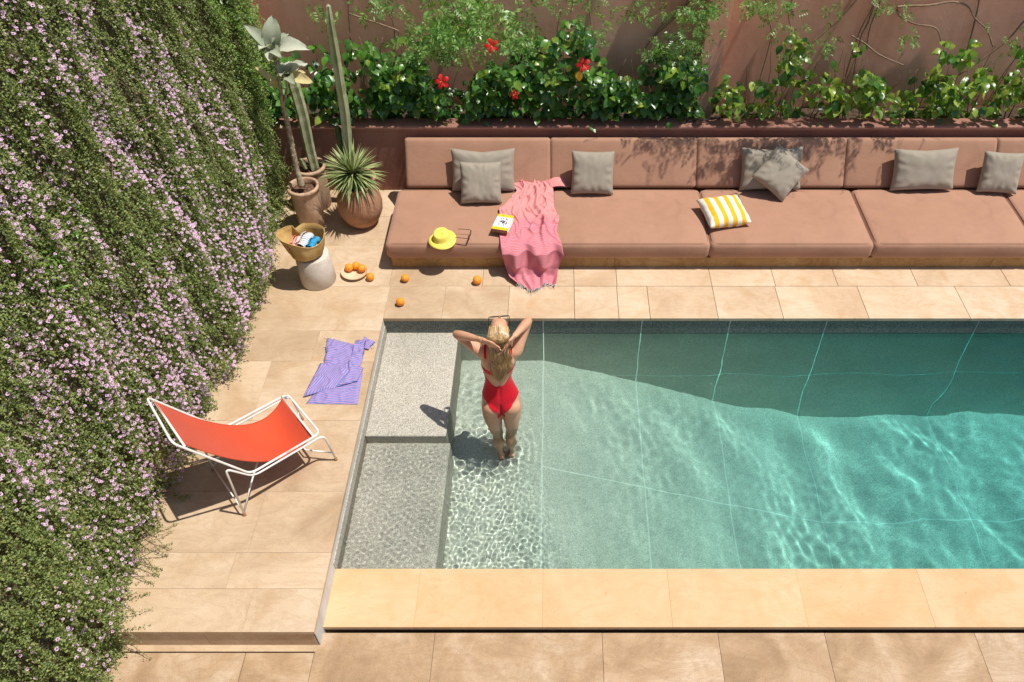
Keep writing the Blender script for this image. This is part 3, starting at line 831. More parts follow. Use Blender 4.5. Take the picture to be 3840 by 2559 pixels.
vf = vine('tangle of bare woody stems on the wall above the crossed pillows',
     [on((3.140, 8.170, 2.046), (3.186, 8.170, 1.786), (3.127, 8.170, 1.561), (3.108, 8.170, 1.341), (3.101, 8.170, 1.007)),
      on((3.187, 8.170, 2.003), (3.188, 8.170, 1.652), (3.146, 8.170, 1.421), (3.179, 8.170, 1.032)),
      on((3.264, 8.170, 1.960), (3.216, 8.170, 1.584), (3.241, 8.170, 1.326)),
      on((3.057, 8.170, 2.003), (2.984, 8.170, 1.817), (2.812, 8.170, 1.561), (2.642, 8.170, 1.374)),
      on((3.048, 8.170, 1.468), (3.205, 8.170, 1.388), (3.392, 8.170, 1.264), (3.688, 8.170, 1.142))],
     [((3.135, 8.000, 1.866), (.10, .04), 12, .04), ((2.747, 8.000, 1.770), (.07, .06), 8, .04), ((2.673, 7.900, 1.524), (.10, .08), 16, .05)], .085, None, .011)
vg = vine('long arching bare vine stem on the wall above the wide taupe pillow',
     [on((3.430, 8.170, 1.768), (3.543, 8.170, 1.777), (3.761, 8.170, 1.786), (3.971, 8.170, 1.817), (4.146, 8.170, 1.773), (4.265, 8.170, 1.652), (4.433, 8.170, 1.528), (4.564, 8.170, 1.350)),
      on((3.438, 8.170, 1.742), (3.501, 8.170, 1.666), (3.671, 8.170, 1.593), (3.898, 8.170, 1.547), (4.003, 8.170, 1.398)),
      on((4.161, 8.170, 2.088), (4.244, 8.170, 1.830), (4.285, 8.170, 1.561), (4.322, 8.170, 1.181)),
      on((4.909, 8.170, 1.830), (4.781, 8.170, 1.638), (4.656, 8.170, 1.374), (4.319, 8.170, 1.032))],
     [((3.425, 8.000, 1.836), (.06, .05), 7, .04), ((3.543, 7.950, 1.546), (.08, .08), 14, .04), ((4.617, 7.900, 1.524), (.10, .08), 14, .04)], .085, None, .012)
# branches arching out from the top of the wall; their shade dapples the backrests
vh = vine('leafy vine branches arching forward from the top of the back wall',
     [[(.9, 8.15, 3.4), (1.5, 7.9, 3.35), (2.3, 7.5, 3.0), (3.0, 7.25, 2.78)], [(2.6, 8.15, 3.5), (3.0, 7.8, 3.3), (3.3, 7.4, 3.0), (3.6, 7.2, 2.8)],
      [(3.6, 8.15, 3.5), (4.0, 7.7, 3.3), (4.3, 7.4, 3.0), (4.6, 7.3, 2.9)], [(-.5, 8.15, 3.4), (.2, 7.8, 3.3), (.9, 7.5, 3.0)]],
     [((2.05, 7.30, 2.95), (.24, .08), 90, .1), ((2.95, 7.22, 2.85), (.30, .09), 230, .16), ((3.35, 7.28, 2.9), (.24, .08), 110, .12), ((4.15, 7.30, 3.0), (.25, .08), 40, .1),
      ((1.2, 7.45, 3.1), (.25, .08), 16, .1), ((3.2, 7.8, 3.4), (.6, .08), 90, .15), ((1.7, 7.60, 3.0), (.55, .06), 130, .10), ((3.2, 7.60, 3.0), (.6, .06), 190, .10), ((5.2, 7.9, 3.3), (.5, .1), 50, .2)], .12, None, .012)

# ---------------------------------------------------------------- potted plants
def pot(t, c, prof, mat, seg=48, soil_r=.1, soil_z=.4, lump=.0):
    bm = bmesh.new()
    def wp_(p, a):
        f = 1 + lump*noise.noise(Vector((math.cos(a)*2+c[0]*5, math.sin(a)*2, p.z*5)))
        return Vector((p.x*f, p.y*f, p.z))
    add_lathe(bm, prof, seg, warp=wp_, c=c)
    link('pot', mesh_bm('pot', bm, True), mat, t)
    bm = bmesh.new()
    ctr = bm.verts.new((c[0], c[1], c[2]+soil_z+.012)); last = None; rings = []
    for q in (.4, .75, 1.0):
        rings.append([bm.verts.new((c[0]+soil_r*q*math.cos(a), c[1]+soil_r*q*math.sin(a), c[2]+soil_z+.02*noise.noise(Vector((q*4*math.cos(a), q*4*math.sin(a), c[0]))))) for a in [2*math.pi*k/24 for k in range(24)]])
    for k in range(24):
        bm.faces.new((ctr, rings[0][k], rings[0][(k+1) % 24]))
        for a, b in zip(rings, rings[1:]): bm.faces.new((a[k], b[k], b[(k+1) % 24], a[(k+1) % 24]))
    for i in range(14):
        a = random.uniform(0, 6.28); r_ = soil_r*random.uniform(.2, .85)
        bmesh.ops.create_icosphere(bm, subdivisions=1, radius=random.uniform(.006, .014), matrix=Matrix.Translation((c[0]+r_*math.cos(a), c[1]+r_*math.sin(a), c[2]+soil_z+.012)))
    link('soil', mesh_bm('soil', bm, True), M['pot_soil'], t)

def cactus_mat(name, a, b, c_):
    k = N(name)
    cc = k.ramp(k.noise(9, 5, .6, k.mapping((1, 1, .35))), [(0.3, a), (0.5, b), (0.72, c_)])
    k.col(cc); k.set(rough=.6, spec=.3); k.bump(k.noise(60, 3), .4, .004); return k.m
M['cactus'] = cactus_mat('grey_green_cactus', (.20,.24,.11), (.35,.38,.21), (.52,.52,.35))
M['cactus_dark'] = cactus_mat('dark_cactus', (.035,.06,.025), (.06,.095,.035), (.10,.13,.05))
def ribbed(name, pts, radii, ribs, depth, mat, parent, sub=4, rot=0.0):
    bm = bmesh.new(); P_ = [Vector(p) for p in pts]; n_ = len(P_)*sub; rings = []
    for i in range(n_+1):
        f = i/n_*(len(P_)-1); a = min(int(f), len(P_)-2); t = f-a
        p = P_[a].lerp(P_[a+1], t); r_ = radii[a]*(1-t)+radii[a+1]*t
        r_ *= 1 + .035*math.sin(i*1.7) + .05*noise.noise(Vector((i*.6, p.x*3, 0)))
        ring = []
        for k in range(ribs*4):
            an = rot + 2*math.pi*k/(ribs*4); m_ = k % 4
            rr = r_*(1 if m_ == 0 else (1-depth*.75 if m_ in (1, 3) else 1-depth))
            ring.append(bm.verts.new(p + Vector((rr*math.cos(an), rr*math.sin(an), 0))))
        rings.append(ring)
    for a, b in zip(rings, rings[1:]):
        for k in range(ribs*4): bm.faces.new((a[k], a[(k+1) % (ribs*4)], b[(k+1) % (ribs*4)], b[k]))
    tip = bm.verts.new(P_[-1] + (P_[-1]-P_[-2]).normalized()*radii[-1]*.9)
    for k in range(ribs*4): bm.faces.new((rings[-1][k], rings[-1][(k+1) % (ribs*4)], tip))
    bm.faces.new(rings[0][::-1])
    return link(name, mesh_bm(name, bm, False), mat, parent)

tall_prof = [(.001, 0.0), (.125, 0), (.135, .02), (.142, .2), (.148, .40), (.150, .455), (.163, .462), (.168, .480), (.163, .498), (.146, .502), (.136, .49), (.132, .44)]
# back pot with a thick column cactus
c1 = (-2.615, 7.22, 0)
t1 = empty('potted_cactus', c1, 'thick ridged cactus column in the tall clay pot nearest the back wall', 'potted plant')
pot(t1, c1, tall_prof, M['terra_pale'], soil_r=.134, soil_z=.45, lump=.015)
cp = [(-2.562, 7.200, 0.469), (-2.562, 7.200, 0.720), (-2.544, 7.190, 1.121), (-2.548, 7.180, 1.405), (-2.562, 7.170, 1.567)]
ribbed('stem', cp, [.050, .056, .060, .058, .045], 5, .34, M['cactus'], t1, 7, .6)
ribbed('pup', [(-2.635, 7.150, 0.502), (-2.646, 7.150, 0.555), (-2.655, 7.140, 0.624)], [.018, .026, .016], 5, .35, M['cactus'], t1, 3)
# tall twin cactus in a pot behind the spiky plant
c2 = (-2.12, 7.30, 0)
t2 = empty('potted_cactus', c2, 'tallest slender cactus with a short dark side column, standing behind the spiky plant', 'potted plant')
pot(t2, c2, [(r*.95, z*.62) for r, z in tall_prof], M['terra'], soil_r=.12, soil_z=.27)
cp = [(-2.08, 7.28, .27), (-2.192, 7.260, 0.657), (-2.140, 7.250, 1.087), (-2.121, 7.240, 1.464), (-2.103, 7.230, 1.774), (-2.090, 7.220, 2.027), (-2.077, 7.220, 2.170)]
ribbed('stem', cp, [.052, .054, .052, .048, .044, .036, .022], 5, .36, M['cactus'], t2, 7, .2)
ribbed('stem', [(-2.17, 7.27, .27), (-2.237, 7.260, 0.657), (-2.243, 7.260, 0.810), (-2.247, 7.260, 0.925)], [.045, .045, .040, .026], 5, .34, M['cactus_dark'], t2, 6, .5)
# front pot with a bare-trunked, silver-leaved shrub
c3 = (-2.605, 6.86, 0)
t3 = empty('potted_milkweed', c3, 'bare knobbly trunk with big silvery leaves in the front clay pot', 'potted plant')
pot(t3, c3, [(r*.98, z*.99) for r, z in tall_prof], M['terra_pale'], soil_r=.130, soil_z=.43, lump=.02)
tr_ = [(-2.607, 6.840, 0.500), (-2.623, 6.860, 0.658), (-2.612, 6.870, 0.902), (-2.602, 6.880, 1.112), (-2.597, 6.880, 1.289), (-2.597, 6.880, 1.388), (-2.574, 6.880, 1.565), (-2.558, 6.880, 1.756), (-2.555, 6.880, 1.892)]
bm = bmesh.new(); add_tube(bm, tr_, [.038, .027, .025, .024, .023, .021, .017, .015, .013], 10, True, 5)
for v in bm.verts: v.co += Vector((noise.noise(v.co*60), noise.noise(v.co*60+Vector((9, 0, 0))), 0))*.006
for i in range(90):
    f = random.random()*4.2; a = int(f); p = Vector(tr_[a]).lerp(Vector(tr_[a+1]), f-a); an = random.uniform(0, 6.28)
    bmesh.ops.create_icosphere(bm, subdivisions=1, radius=random.uniform(.004, .008), matrix=Matrix.Translation(p + Vector((math.cos(an), math.sin(an), 0))*.024))
link('trunk', mesh_bm('trunk', bm, True), M['bark'], t3)
tube('branch', [(-2.592, 6.880, 1.375), (-2.542, 6.860, 1.479), (-2.506, 6.850, 1.568), (-2.475, 6.840, 1.672)], [.013, .012, .011, .011], M['bark'], t3, 8, 4)
M['silver'] = leafmat('silvery_leaf', (.34,.38,.27), (.46,.50,.38), (.58,.60,.48), .7, .25, (1.1, 1.1, .8), .2)
M['yellowing'] = leafmat('yellowing_leaf', (.55,.46,.20), (.66,.56,.27), (.72,.64,.36), .7, .25, (1.1, 1.1, .7), .2)
def cup_leaf(parent, base, tip, w, mat, bow=.12, up=(0, -.6, .8), side=0.0):
    base, tip = Vector(base), Vector(tip); d = tip-base; L = d.length; d.normalize()
    n_ = Vector(up); n_ = (n_-d*n_.dot(d)).normalized(); s = d.cross(n_)
    prof = [(0, .25), (.15, .7), (.35, .95), (.55, 1.0), (.75, .78), (.9, .42), (1, .0)]
    P = []
    for t, q in prof:
        c = base + d*L*t + n_*L*bow*math.sin(t*math.pi) - n_*L*.10*t*t
        for f in (-1, -.5, 0, .5, 1):
            wob = .10*w*math.sin(t*11+f*4+L*40)*abs(f) + .03*w*math.sin(t*23+f*9)
            P.append(c + s*(w*.5*q*f) + n_*(abs(f)**1.5*w*.22*q + wob))
    F_ = [(i*5+j, (i+1)*5+j, (i+1)*5+j+1, i*5+j+1) for i in range(len(prof)-1) for j in range(4)]
    return link('leaf', mesh_np('leaf', np.array(P), np.array(F_), True), mat, parent)
ra = Vector((-2.548, 6.870, 1.914)); rb = Vector((-2.472, 6.830, 1.690))
for tip, w in (((-2.720, 6.840, 2.172), .10), ((-2.506, 6.950, 2.200), .16), ((-2.207, 6.800, 1.979), .15), ((-2.607, 6.720, 2.009), .11), ((-2.411, 6.960, 2.040), .10), ((-2.610, 7.000, 2.085), .10), ((-2.423, 6.680, 1.965), .10), ((-2.545, 6.700, 1.908), .09)):
    cup_leaf(t3, ra + (Vector(tip)-ra)*.06, tip, w, M['silver'], .14 + .08*random.random(), (random.uniform(-.3, .3), -.5, .9))
for tip, w in (((-2.280, 6.860, 1.816), .12), ((-2.449, 6.930, 1.802), .07), ((-2.391, 6.980, 1.727), .10), ((-2.558, 6.900, 1.809), .09), ((-2.351, 6.640, 1.734), .10), ((-2.459, 6.660, 1.798), .08)):
    cup_leaf(t3, rb + (Vector(tip)-rb)*.06, tip, w, M['silver'], .14, (random.uniform(-.3, .3), -.5, .9))
for ctr_, n_l in ((ra, 9), (rb, 8)):
    for i in range(n_l):
        a = i*2.4 + random.random(); L_ = random.uniform(.09, .17); el = random.uniform(-.1, 1.1)
        d_ = Vector((math.cos(a)*math.cos(el), math.sin(a)*math.cos(el), math.sin(el)))
        cup_leaf(t3, ctr_ + d_*.015, ctr_ + d_*L_, L_*random.uniform(.42, .55), M['silver'], random.uniform(.08, .22), (random.uniform(-.4, .4), -.4, 1))
for b_, tip, w in ((rb, (-2.226, 6.740, 1.694), .11), (rb, (-2.335, 6.990, 1.663), .05), (Vector(tr_[6]), (-2.647, 6.780, 1.652), .07), (Vector(tr_[6]), (-2.760, 6.900, 1.759), .06)):
    o = cup_leaf(t3, b_, tip, w, M['yellowing'], .1, (.1, -.7, .8)); o['label'] = 'yellowing leaf'
# round pot with a spiky rosette
c4 = (-2.075, 6.90, 0)
t4 = empty('potted_yucca', c4, 'round spiky rosette of narrow green leaves in a big bulbous terracotta pot', 'potted plant')
pot(t4, c4, [(.001, 0), (.115, 0), (.135, .015), (.185, .08), (.222, .17), (.232, .25), (.222, .33), (.190, .41), (.158, .45), (.155, .468), (.172, .480), (.174, .492), (.160, .50), (.140, .49), (.135, .45)], M['terra'], 56, .135, .45)
k = N('striped_yucca_leaf')
r_ = k.math('FRACT', k.math('ADD', k.rand(), k.island()))
cc = k.ramp(r_, [(0, (.16,.23,.07)), (.5, (.27,.33,.12)), (.9, (.42,.44,.20))])
k.col(cc); k.set(rough=.45, spec=.4); M['yucca'] = k.m
def blade_mesh(q):
    P = []; ts = np.linspace(0, 1, 6)
    for t in ts:
        w = .5*(.020 + .012*math.sin(math.pi*min(1, t*1.15+.1)))*(1-t**3.2)*2.1; dz = -(.02+.05*q)*t*t*2.2
        P += [(t, -w, dz+.25*w), (t, 0, dz), (t, w, dz+.25*w)]
    F_ = []
    for i in range(5):
        a = i*3; F_ += [(a, a+3, a+4, a+1), (a+1, a+4, a+5, a+2)]
    return mesh_np('blade', np.array(P), np.array(F_), True)
bl = []
for q in range(4):
    me = blade_mesh(q); me.materials.append(M['yucca']); bl.append(me)
yc = Vector((-2.085, 6.90, .60)); iv = Matrix.Translation(-Vector(t4.location))
tube('trunk', [(-2.075, 6.90, .44), (-2.083, 6.90, .52), yc], [.05, .045, .03], M['bark'], t4, 10)
for i in range(285):
    f = (i+.5)/285; el = math.asin(1 - f*1.42) + random.gauss(0, .06); az = i*2.39996 + random.gauss(0, .1)
    d = Vector((math.cos(el)*math.cos(az), math.cos(el)*math.sin(az), math.sin(el)))
    o = bpy.data.objects.new('spike_leaf', bl[min(3, int(f*4 + random.random()*.9))]); col.objects.link(o); o.parent = t4; o.matrix_parent_inverse = iv
    L = random.uniform(.27, .345)*(1 - .12*(f > .8))
    o.matrix_basis = leaf_matrix(yc + d*.02, d, Vector((0, 0, 1)) + d*.01 + Vector((random.gauss(0, .15), random.gauss(0, .15), 0)), L)

# ================================================================ sofa cushions
def cushion_mesh(name, w, d, h, r=.05, puff=.02, nx=14, ny=8, seed=0):
    """upholstered block: rounded edges, slightly domed top, soft unevenness; origin at bottom centre"""
    bm = bmesh.new(); add_box(bm, -w/2, w/2, -d/2, d/2, 0, h, r, 4)
    me0 = bmesh.ops.subdivide_edges(bm, edges=[e for e in bm.edges if e.calc_length() > .25], cuts=9, use_grid_fill=True)
    for v in bm.verts:
        x, y, z = v.co
        fx = 1-min(1, abs(x)/(w/2))**4; fy = 1-min(1, abs(y)/(d/2))**4
        if z > h*.6: v.co.z += puff*fx*fy + .004*noise.noise(Vector((x*3+seed, y*3, 1)))
        fz = 1-(abs(z-h/2)/(h/2))**2
        v.co.y += math.copysign(.010, y)*max(0, fz)*(abs(y) > d*.4)
        v.co.x += math.copysign(.010, x)*max(0, fz)*(abs(x) > w*.4)
    return mesh_bm(name, bm, True)
def piping(parent, w, d, z, r, inset=.0, rad=.0022):
    pts = []
    n = 5
    for cx, cy, a0 in ((w/2-r, d/2-r, 0), (-w/2+r, d/2-r, 90), (-w/2+r, -d/2+r, 180), (w/2-r, -d/2+r, 270)):
        for q in range(n+1):
            a = R(a0+90*q/n); pts.append((cx+(r-inset)*math.cos(a), cy+(r-inset)*math.sin(a), z))
    pts.append(pts[0])
    bm = bmesh.new(); add_tube(bm, pts, rad, 5, False)
    o = link('seam', mesh_bm('seam', bm, True), M['seat'], parent); o.matrix_parent_inverse = Matrix.Identity(4); return o
seat_b = [-1.690, -.085, 1.470, 3.060, 4.635, 6.2]
seat_lab = ['leftmost long seat cushion, under the yellow hat and the open glasses', 'long seat cushion between the pink towel and the striped pillow',
            'long seat cushion with the yellow and white striped pillow on its left corner', 'long seat cushion in front of the wide taupe pillow', 'seat cushion cut off by the right edge of the picture']
for i, (a, b) in enumerate(zip(seat_b, seat_b[1:])):
    w = b-a-.008; d = .925
    o = link('seat_cushion', cushion_mesh('seat_cushion', w, d, .195, .048, .008, seed=i), M['seat'])
    o.location = ((a+b)/2, 6.125+d/2, .1300)
    tag(o, seat_lab[i], 'cushion', 'seat cushions of the long built-in sofa')
    piping(o, w-.028, d-.028, .188, .07)
back_b = [-1.601, -.091, 1.433, 2.980, 4.540, 6.1]
back_lab = ['leftmost backrest cushion, behind the two overlapping taupe pillows', 'backrest cushion behind the single square taupe pillow left of the sofa centre',
            'heavily shaded backrest cushion behind the crossed taupe pillows', 'backrest cushion behind the wide taupe pillow', 'backrest cushion cut off by the right edge, behind the small square pillow']
for i, (a, b) in enumerate(zip(back_b, back_b[1:])):
    w = b-a-.008; h = .50; d = .15
    o = link('back_cushion', cushion_mesh('back_cushion', w, h, d, .034, .006, seed=i+9), M['seat'])
    # local +z is the face towards the sitter; stand it up leaning back
    tilt = R(90-31)
    o.rotation_euler = (tilt, 0, 0)
    ctr_face = Vector(((a+b)/2, 7.185, .548)); o.location = ctr_face - Vector((0, -math.sin(tilt), math.cos(tilt)))*d
    tag(o, back_lab[i], 'cushion', 'backrest cushions of the long built-in sofa')
    piping(o, w-.024, h-.024, d-.012, .055)

# ---------------------------------------------------------------- throw pillows
def pillow_mesh(w, h, t, seed, n=30, sag=.0):
    P = []; idx = {}
    def key(i, j, s):
        edge = i in (0, n) or j in (0, n); return (i, j, 0 if edge else s)
    F_ = []
    for s in (1, -1):
        for j in range(n+1):
            for i in range(n+1):
                kk = key(i, j, s)
                if kk in idx: continue
                u, v = 2*i/n-1, 2*j/n-1
                pin = 1-.055*(1-v*v)*abs(u)**3; pin2 = 1-.055*(1-u*u)*abs(v)**3
                x, z = u*w/2*pin, v*h/2*pin2
                b = max(0, (1-u**4)*(1-v**4))**.55
                rr = max(abs(u), abs(v))
                wr = math.sin(math.atan2(v, u)*13+seed*2+3*noise.noise(Vector((u*2, v*2, seed))))*.0055*smooth_s(.55, .9, rr)*(1-rr)*5
                wr += .008*noise.noise(Vector((u*1.6+seed*3, v*1.6, s*2)))+.004*noise.noise(Vector((u*6+seed, v*3, s)))
                y = s*(t/2*b + wr*(b > 0)*min(1, b*2)) + .0
                z2 = z - sag*(1-abs(u))*max(0, v)**2
                idx[kk] = len(P); P.append((x, y, z2))
        for j in range(n):
            for i in range(n):
                q = [idx[key(i, j, s)], idx[key(i+1, j, s)], idx[key(i+1, j+1, s)], idx[key(i, j+1, s)]]
                F_.append(q if s < 0 else q[::-1])
    return mesh_np('pillow', np.array(P), np.array(F_), True)
def smooth_s(a, b, x):
    t = min(1, max(0, (x-a)/(b-a))); return t*t*(3-2*t)
def pillow(name, base, w, h, t, lean, roll, yaw, label, mat, seed, group='taupe scatter pillows on the sofa', sag=0):
    """base = point its lower edge rests on; lean back by lean degrees, rolled in its own plane"""
    o = link(name, pillow_mesh(w, h, t, seed, sag=sag), mat)
    rot = Matrix.Rotation(R(yaw), 4, 'Z') @ Matrix.Rotation(R(-lean), 4, 'X') @ Matrix.Rotation(R(roll), 4, 'Y')
    rr = R(roll); ext = abs(math.cos(rr))*h/2+abs(math.sin(rr))*w/2
    if abs(roll) > 20: ext *= .93
    up = (Matrix.Rotation(R(yaw), 4, 'Z') @ Matrix.Rotation(R(-lean), 4, 'X')) @ Vector((0, 0, 1))
    o.matrix_world = Matrix.Translation(Vector(base) + up*ext + Vector((0, 0, .0))) @ rot
    return tag(o, label, 'pillow', group)
M['taupe2'] = M['taupe']
pillow('pillow', (-0.782, 6.971, 0.345), .66, .44, .16, 27, 0, 0, 'wide creased taupe pillow, behind a smaller one at the left end of the sofa', M['taupe'], 1, sag=.03)
pillow('pillow', (-0.785, 6.743, 0.345), .42, .42, .15, 30, 2, 4, 'small square taupe pillow leaning in front of a wider one, left of the pink towel', M['taupe'], 2)
pillow('pillow', (0.346, 6.902, 0.345), .44, .44, .15, 28, 2, 2, 'single square taupe pillow between the pink towel and the striped pillow', M['taupe'], 3)
pillow('pillow', (2.186, 6.986, 0.345), .64, .44, .15, 27, -1, 0, 'wide taupe pillow partly hidden by another pillow set on its corner', M['taupe'], 4, sag=.02)
pillow('pillow', (2.259, 6.803, 0.350), .42, .42, .14, 33, 40, 3, 'square taupe pillow balanced on one corner against a wider pillow', M['taupe'], 5)
pillow('pillow', (3.759, 6.979, 0.345), .66, .43, .17, 26, -1, 0, 'wide unobstructed taupe pillow standing alone on the right part of the sofa', M['taupe'], 6, sag=.015)
pillow('pillow', (4.526, 6.925, 0.345), .41, .42, .14, 27, 2, -3, 'rightmost square taupe pillow, close to the right edge of the picture', M['taupe'], 7)
k = N('yellow_striped_canvas')
fx_ = k.math('FRACT', k.math('ADD', k.math('MULTIPLY', k.sep(k.c.outputs['Object'])[0], 10.6), .28))
st_ = k.math('GREATER_THAN', fx_, .5)
cc = k.mix(st_, (.78, .75, .68), (.82, .42, .015))
k.col(cc); k.set(rough=.85, spec=.15); k.bump(k.noise(10, 3), .3, .01)
o = link('pillow', pillow_mesh(.44, .42, .15, 8), k.m)
o.matrix_world = Matrix.Translation(Vector((1.641, 6.536, 0.410))) @ Matrix.Rotation(R(17), 4, 'Z') @ Matrix.Rotation(R(-84), 4, 'X') @ Matrix.Rotation(R(4), 4, 'Y')
tag(o, 'yellow and white striped pillow lying flat near the front of the sofa', 'pillow')

# ---------------------------------------------------------------- striped towels
def stripemat(name, base, line, freq, duty, axis=0, base2=None, soft=.12):
    """woven stripes that run along the cloth: UV.y counts metres"""
    k = N(name)
    v = k.sep(k.c.outputs['UV'])[axis]
    v = k.math('ADD', v, k.math('MULTIPLY', k.math('SUBTRACT', k.noise(7, 3), .5), .004))
    f = k.math('FRACT', k.math('MULTIPLY', v, freq))
    c = k.ramp(f, [(0.0, base), (duty-.08, base), (duty+.02, line), (.92, line), (1.0, base)])
    if base2:
        z = k.ramp(k.sep(k.c.outputs['UV'])[1], [(.62, (.8, .8, .8)), (.80, (0, 0, 0))])
        c = k.mix(z, c, base2)
    w = k.noise(500, 2)
    c = k.mix(.25, c, k.ramp(w, [(.3, (.8, .8, .8)), (.7, (1.1, 1.1, 1.1))]), 'MULTIPLY')
    k.col(c); k.set(rough=.95, spec=.1); k.bump(k.math('ADD', w, k.noise(40, 3)), .35, .003); return k.m
def cloth_grid(name, fn, nu, nv, uvfn=None, thick=.004):
    """fn(s,t) -> point; a real sheet with thickness; uv in metres"""
    P = np.array([fn(i/nu, j/nv) for j in range(nv+1) for i in range(nu+1)]); UV = np.array([uvfn(i/nu, j/nv) for j in range(nv+1) for i in range(nu+1)])
    ii = np.arange((nu+1)*(nv+1)).reshape(nv+1, nu+1)
    F_ = np.stack([ii[:-1, :-1].ravel(), ii[:-1, 1:].ravel(), ii[1:, 1:].ravel(), ii[1:, :-1].ravel()], 1)
    return P, F_, UV
def cloth_obj(name, pieces, mat, thick=.003):
    Ps, Fs, Us, b = [], [], [], 0
    for P, F_, U in pieces: Ps.append(P); Fs.append(F_+b); Us.append(U); b += len(P)
    P, F_, U = np.concatenate(Ps), np.concatenate(Fs), np.concatenate(Us)
    me = mesh_np(name, P, F_, True)
    uv = me.uv_layers.new(name='uv'); vi = np.empty(len(me.loops), np.int32); me.loops.foreach_get('vertex_index', vi)
    uv.data.foreach_set('uv', U[vi].astype(np.float32).ravel())
    o = link(name, me, mat)
    md = o.modifiers.new('thickness', 'SOLIDIFY'); md.thickness = thick; md.offset = 0
    return o
def fringe(parent, pts_dirs, mat, rad=.0012):
    bm = bmesh.new()
    for p, d in pts_dirs:
        p = Vector(p); d = Vector(d); q = p + d*random.uniform(.4, 1) + Vector((random.gauss(0, .012), random.gauss(0, .010), 0))
        q2 = q + d*.5 + Vector((random.gauss(0, .012), random.gauss(0, .012), 0))
        q.z = max(q.z, p.z*.3+.002); q2.z = max(.003, min(q2.z, q.z))
        add_tube(bm, [p, q, q2], [rad*1.3, rad, rad*.6], 4)
    o = link('fringe', mesh_bm('fringe', bm, True), mat, parent); o['kind'] = 'stuff'; return o
M['fringe'] = simple('white_cotton', (.72,.68,.62), (.82,.79,.74), 30, .9)
M['pinktowel'] = stripemat('pink_striped_cotton', (.70,.15,.12), (.42,.32,.46), 66, .62, 1, (.70,.29,.275))
k_ = M['pinktowel']
# the pink towel runs down the seat, over the front edge and out on the paving
prof = [(7.10, .372), (6.90, .355), (6.55, .352), (6.25, .350), (6.13, .340), (6.062, .295), (6.045, .20), (6.03, .12), (5.985, .045), (5.94, .018), (5.88, .012), (5.845, .011)]
pl_ = [0.0]
for a, b in zip(prof, prof[1:]): pl_.append(pl_[-1] + math.hypot(a[0]-b[0], a[1]-b[1]))
pl_ = [x/pl_[-1] for x in pl_]
left_x = [(0, -.50), (.10, -.44), (.24, -.52), (.30, -.60), (.40, -.60), (.62, -.56), (.72, -.555), (.85, -.52), (.93, -.48), (1.0, -.40)]
right_x = [(0, -.12), (.08, -.07), (.15, -.06), (.30, -.045), (.42, -.005), (.55, -.02), (.66, .03), (.72, .045), (.80, .00), (.90, -.01), (1.0, -.03)]
def ip(tab, s): return float(np.interp(s, [a for a, _ in tab], [b for _, b in tab]))
def ridge(x, c, w): return math.exp(-((x-c)/w)**2)
def pink(u, s):
    # u across, s down
    y = float(np.interp(s, pl_, [p[0] for p in prof])); z = float(np.interp(s, pl_, [p[1] for p in prof]))
    lx, rx = ip(left_x, s), ip(right_x, s); x = lx + (rx-lx)*u
    hang = smooth_s(.50, .72, s); top = 1-hang
    # folds: long diagonal ones on the seat, deep flutes where it hangs and pools
    f = .030*ridge(u, .55+.35*(s-.1)*1.8, .045)*smooth_s(.02, .1, s)*(1-smooth_s(.50, .58, s))
    f += .020*ridge(u, .20+.3*s, .05)*(1-smooth_s(.3, .45, s)) + .022*ridge(u, .78-.35*(s-.45), .04)*smooth_s(.28, .4, s)*(1-smooth_s(.6, .7, s))
    rg = max(0, 1-abs(noise.noise(Vector((u*3.2+s*4.5, s*5.5-u*1.5, 12)))*7)); rg2 = max(0, 1-abs(noise.noise(Vector((u*5-s*6, s*6+u*2, 21)))*7))
    f += top*(.022*rg**1.5 + .016*rg2**1.5 + .012*noise.noise(Vector((u*5, s*9, 2))) + .005*noise.noise(Vector((u*14, s*16, 5)))) + .008*top
    fl_ = .036*math.sin(u*13+2.8*math.sin(s*5)+1.0) + .018*math.sin(u*25+s*11) + .030*noise.noise(Vector((u*5, s*7, 9)))
    out = hang*(fl_ + .045)
    pool = smooth_s(.80, .9, s)
    yy = y - out*(1-pool*.75)
    zz = z + f + pool*(abs(fl_)*.75 + .028*ridge(u, .32+.9*(s-.9), .06) + .02*ridge(u, .7, .05))*smooth_s(0, .02, 1.02-s)
    zz += hang*(1-pool)*0
    if s > .93:
        e = (s-.93)/.07; yy += .05*math.sin(u*9+.8)*e - .04*e*(.5-u)
    x += .012*hang*math.sin(s*31)*(.5-abs(u-.5)) + .02*noise.noise(Vector((u*3, s*6, 30)))
    return (x, yy, max(.008, zz))
P_, F_, U_ = cloth_grid('towel', pink, 110, 260, lambda u, s: (u*.55, s*1.62 + .03*math.sin(u*3)*(s < .5)))
tw = cloth_obj('towel', [(P_, F_, U_)], M['pinktowel'])
def corner(u, s):
    x = -.12 + .17*u + .03*s; y = 7.10 - .10*s + .03*u*(1-s); z = .372 + .035*math.sin(u*2.6)*(1-s*.5) + .02*(1-s)
    return (x, y, z)
P2, F2_, U2 = cloth_grid('towel', corner, 14, 8, lambda u, s: (s*.1, u*.18))
tag(tw, 'pink and red striped towel draped over the sofa edge down to the paving', 'towel')
o = cloth_obj('towel_corner', [(P2, F2_, U2)], M['pinktowel']); o.parent = tw
fr = []
for i in range(60):
    u = i/59; p = pink(u, 1.0); fr.append((p, (random.gauss(0, .01), -.03, -.002)))
for i in range(14): fr.append(((.05, 7.06+random.uniform(-.03, .03), .36), (.03, random.gauss(0, .01), -.006)))
fringe(tw, fr, M['fringe'])
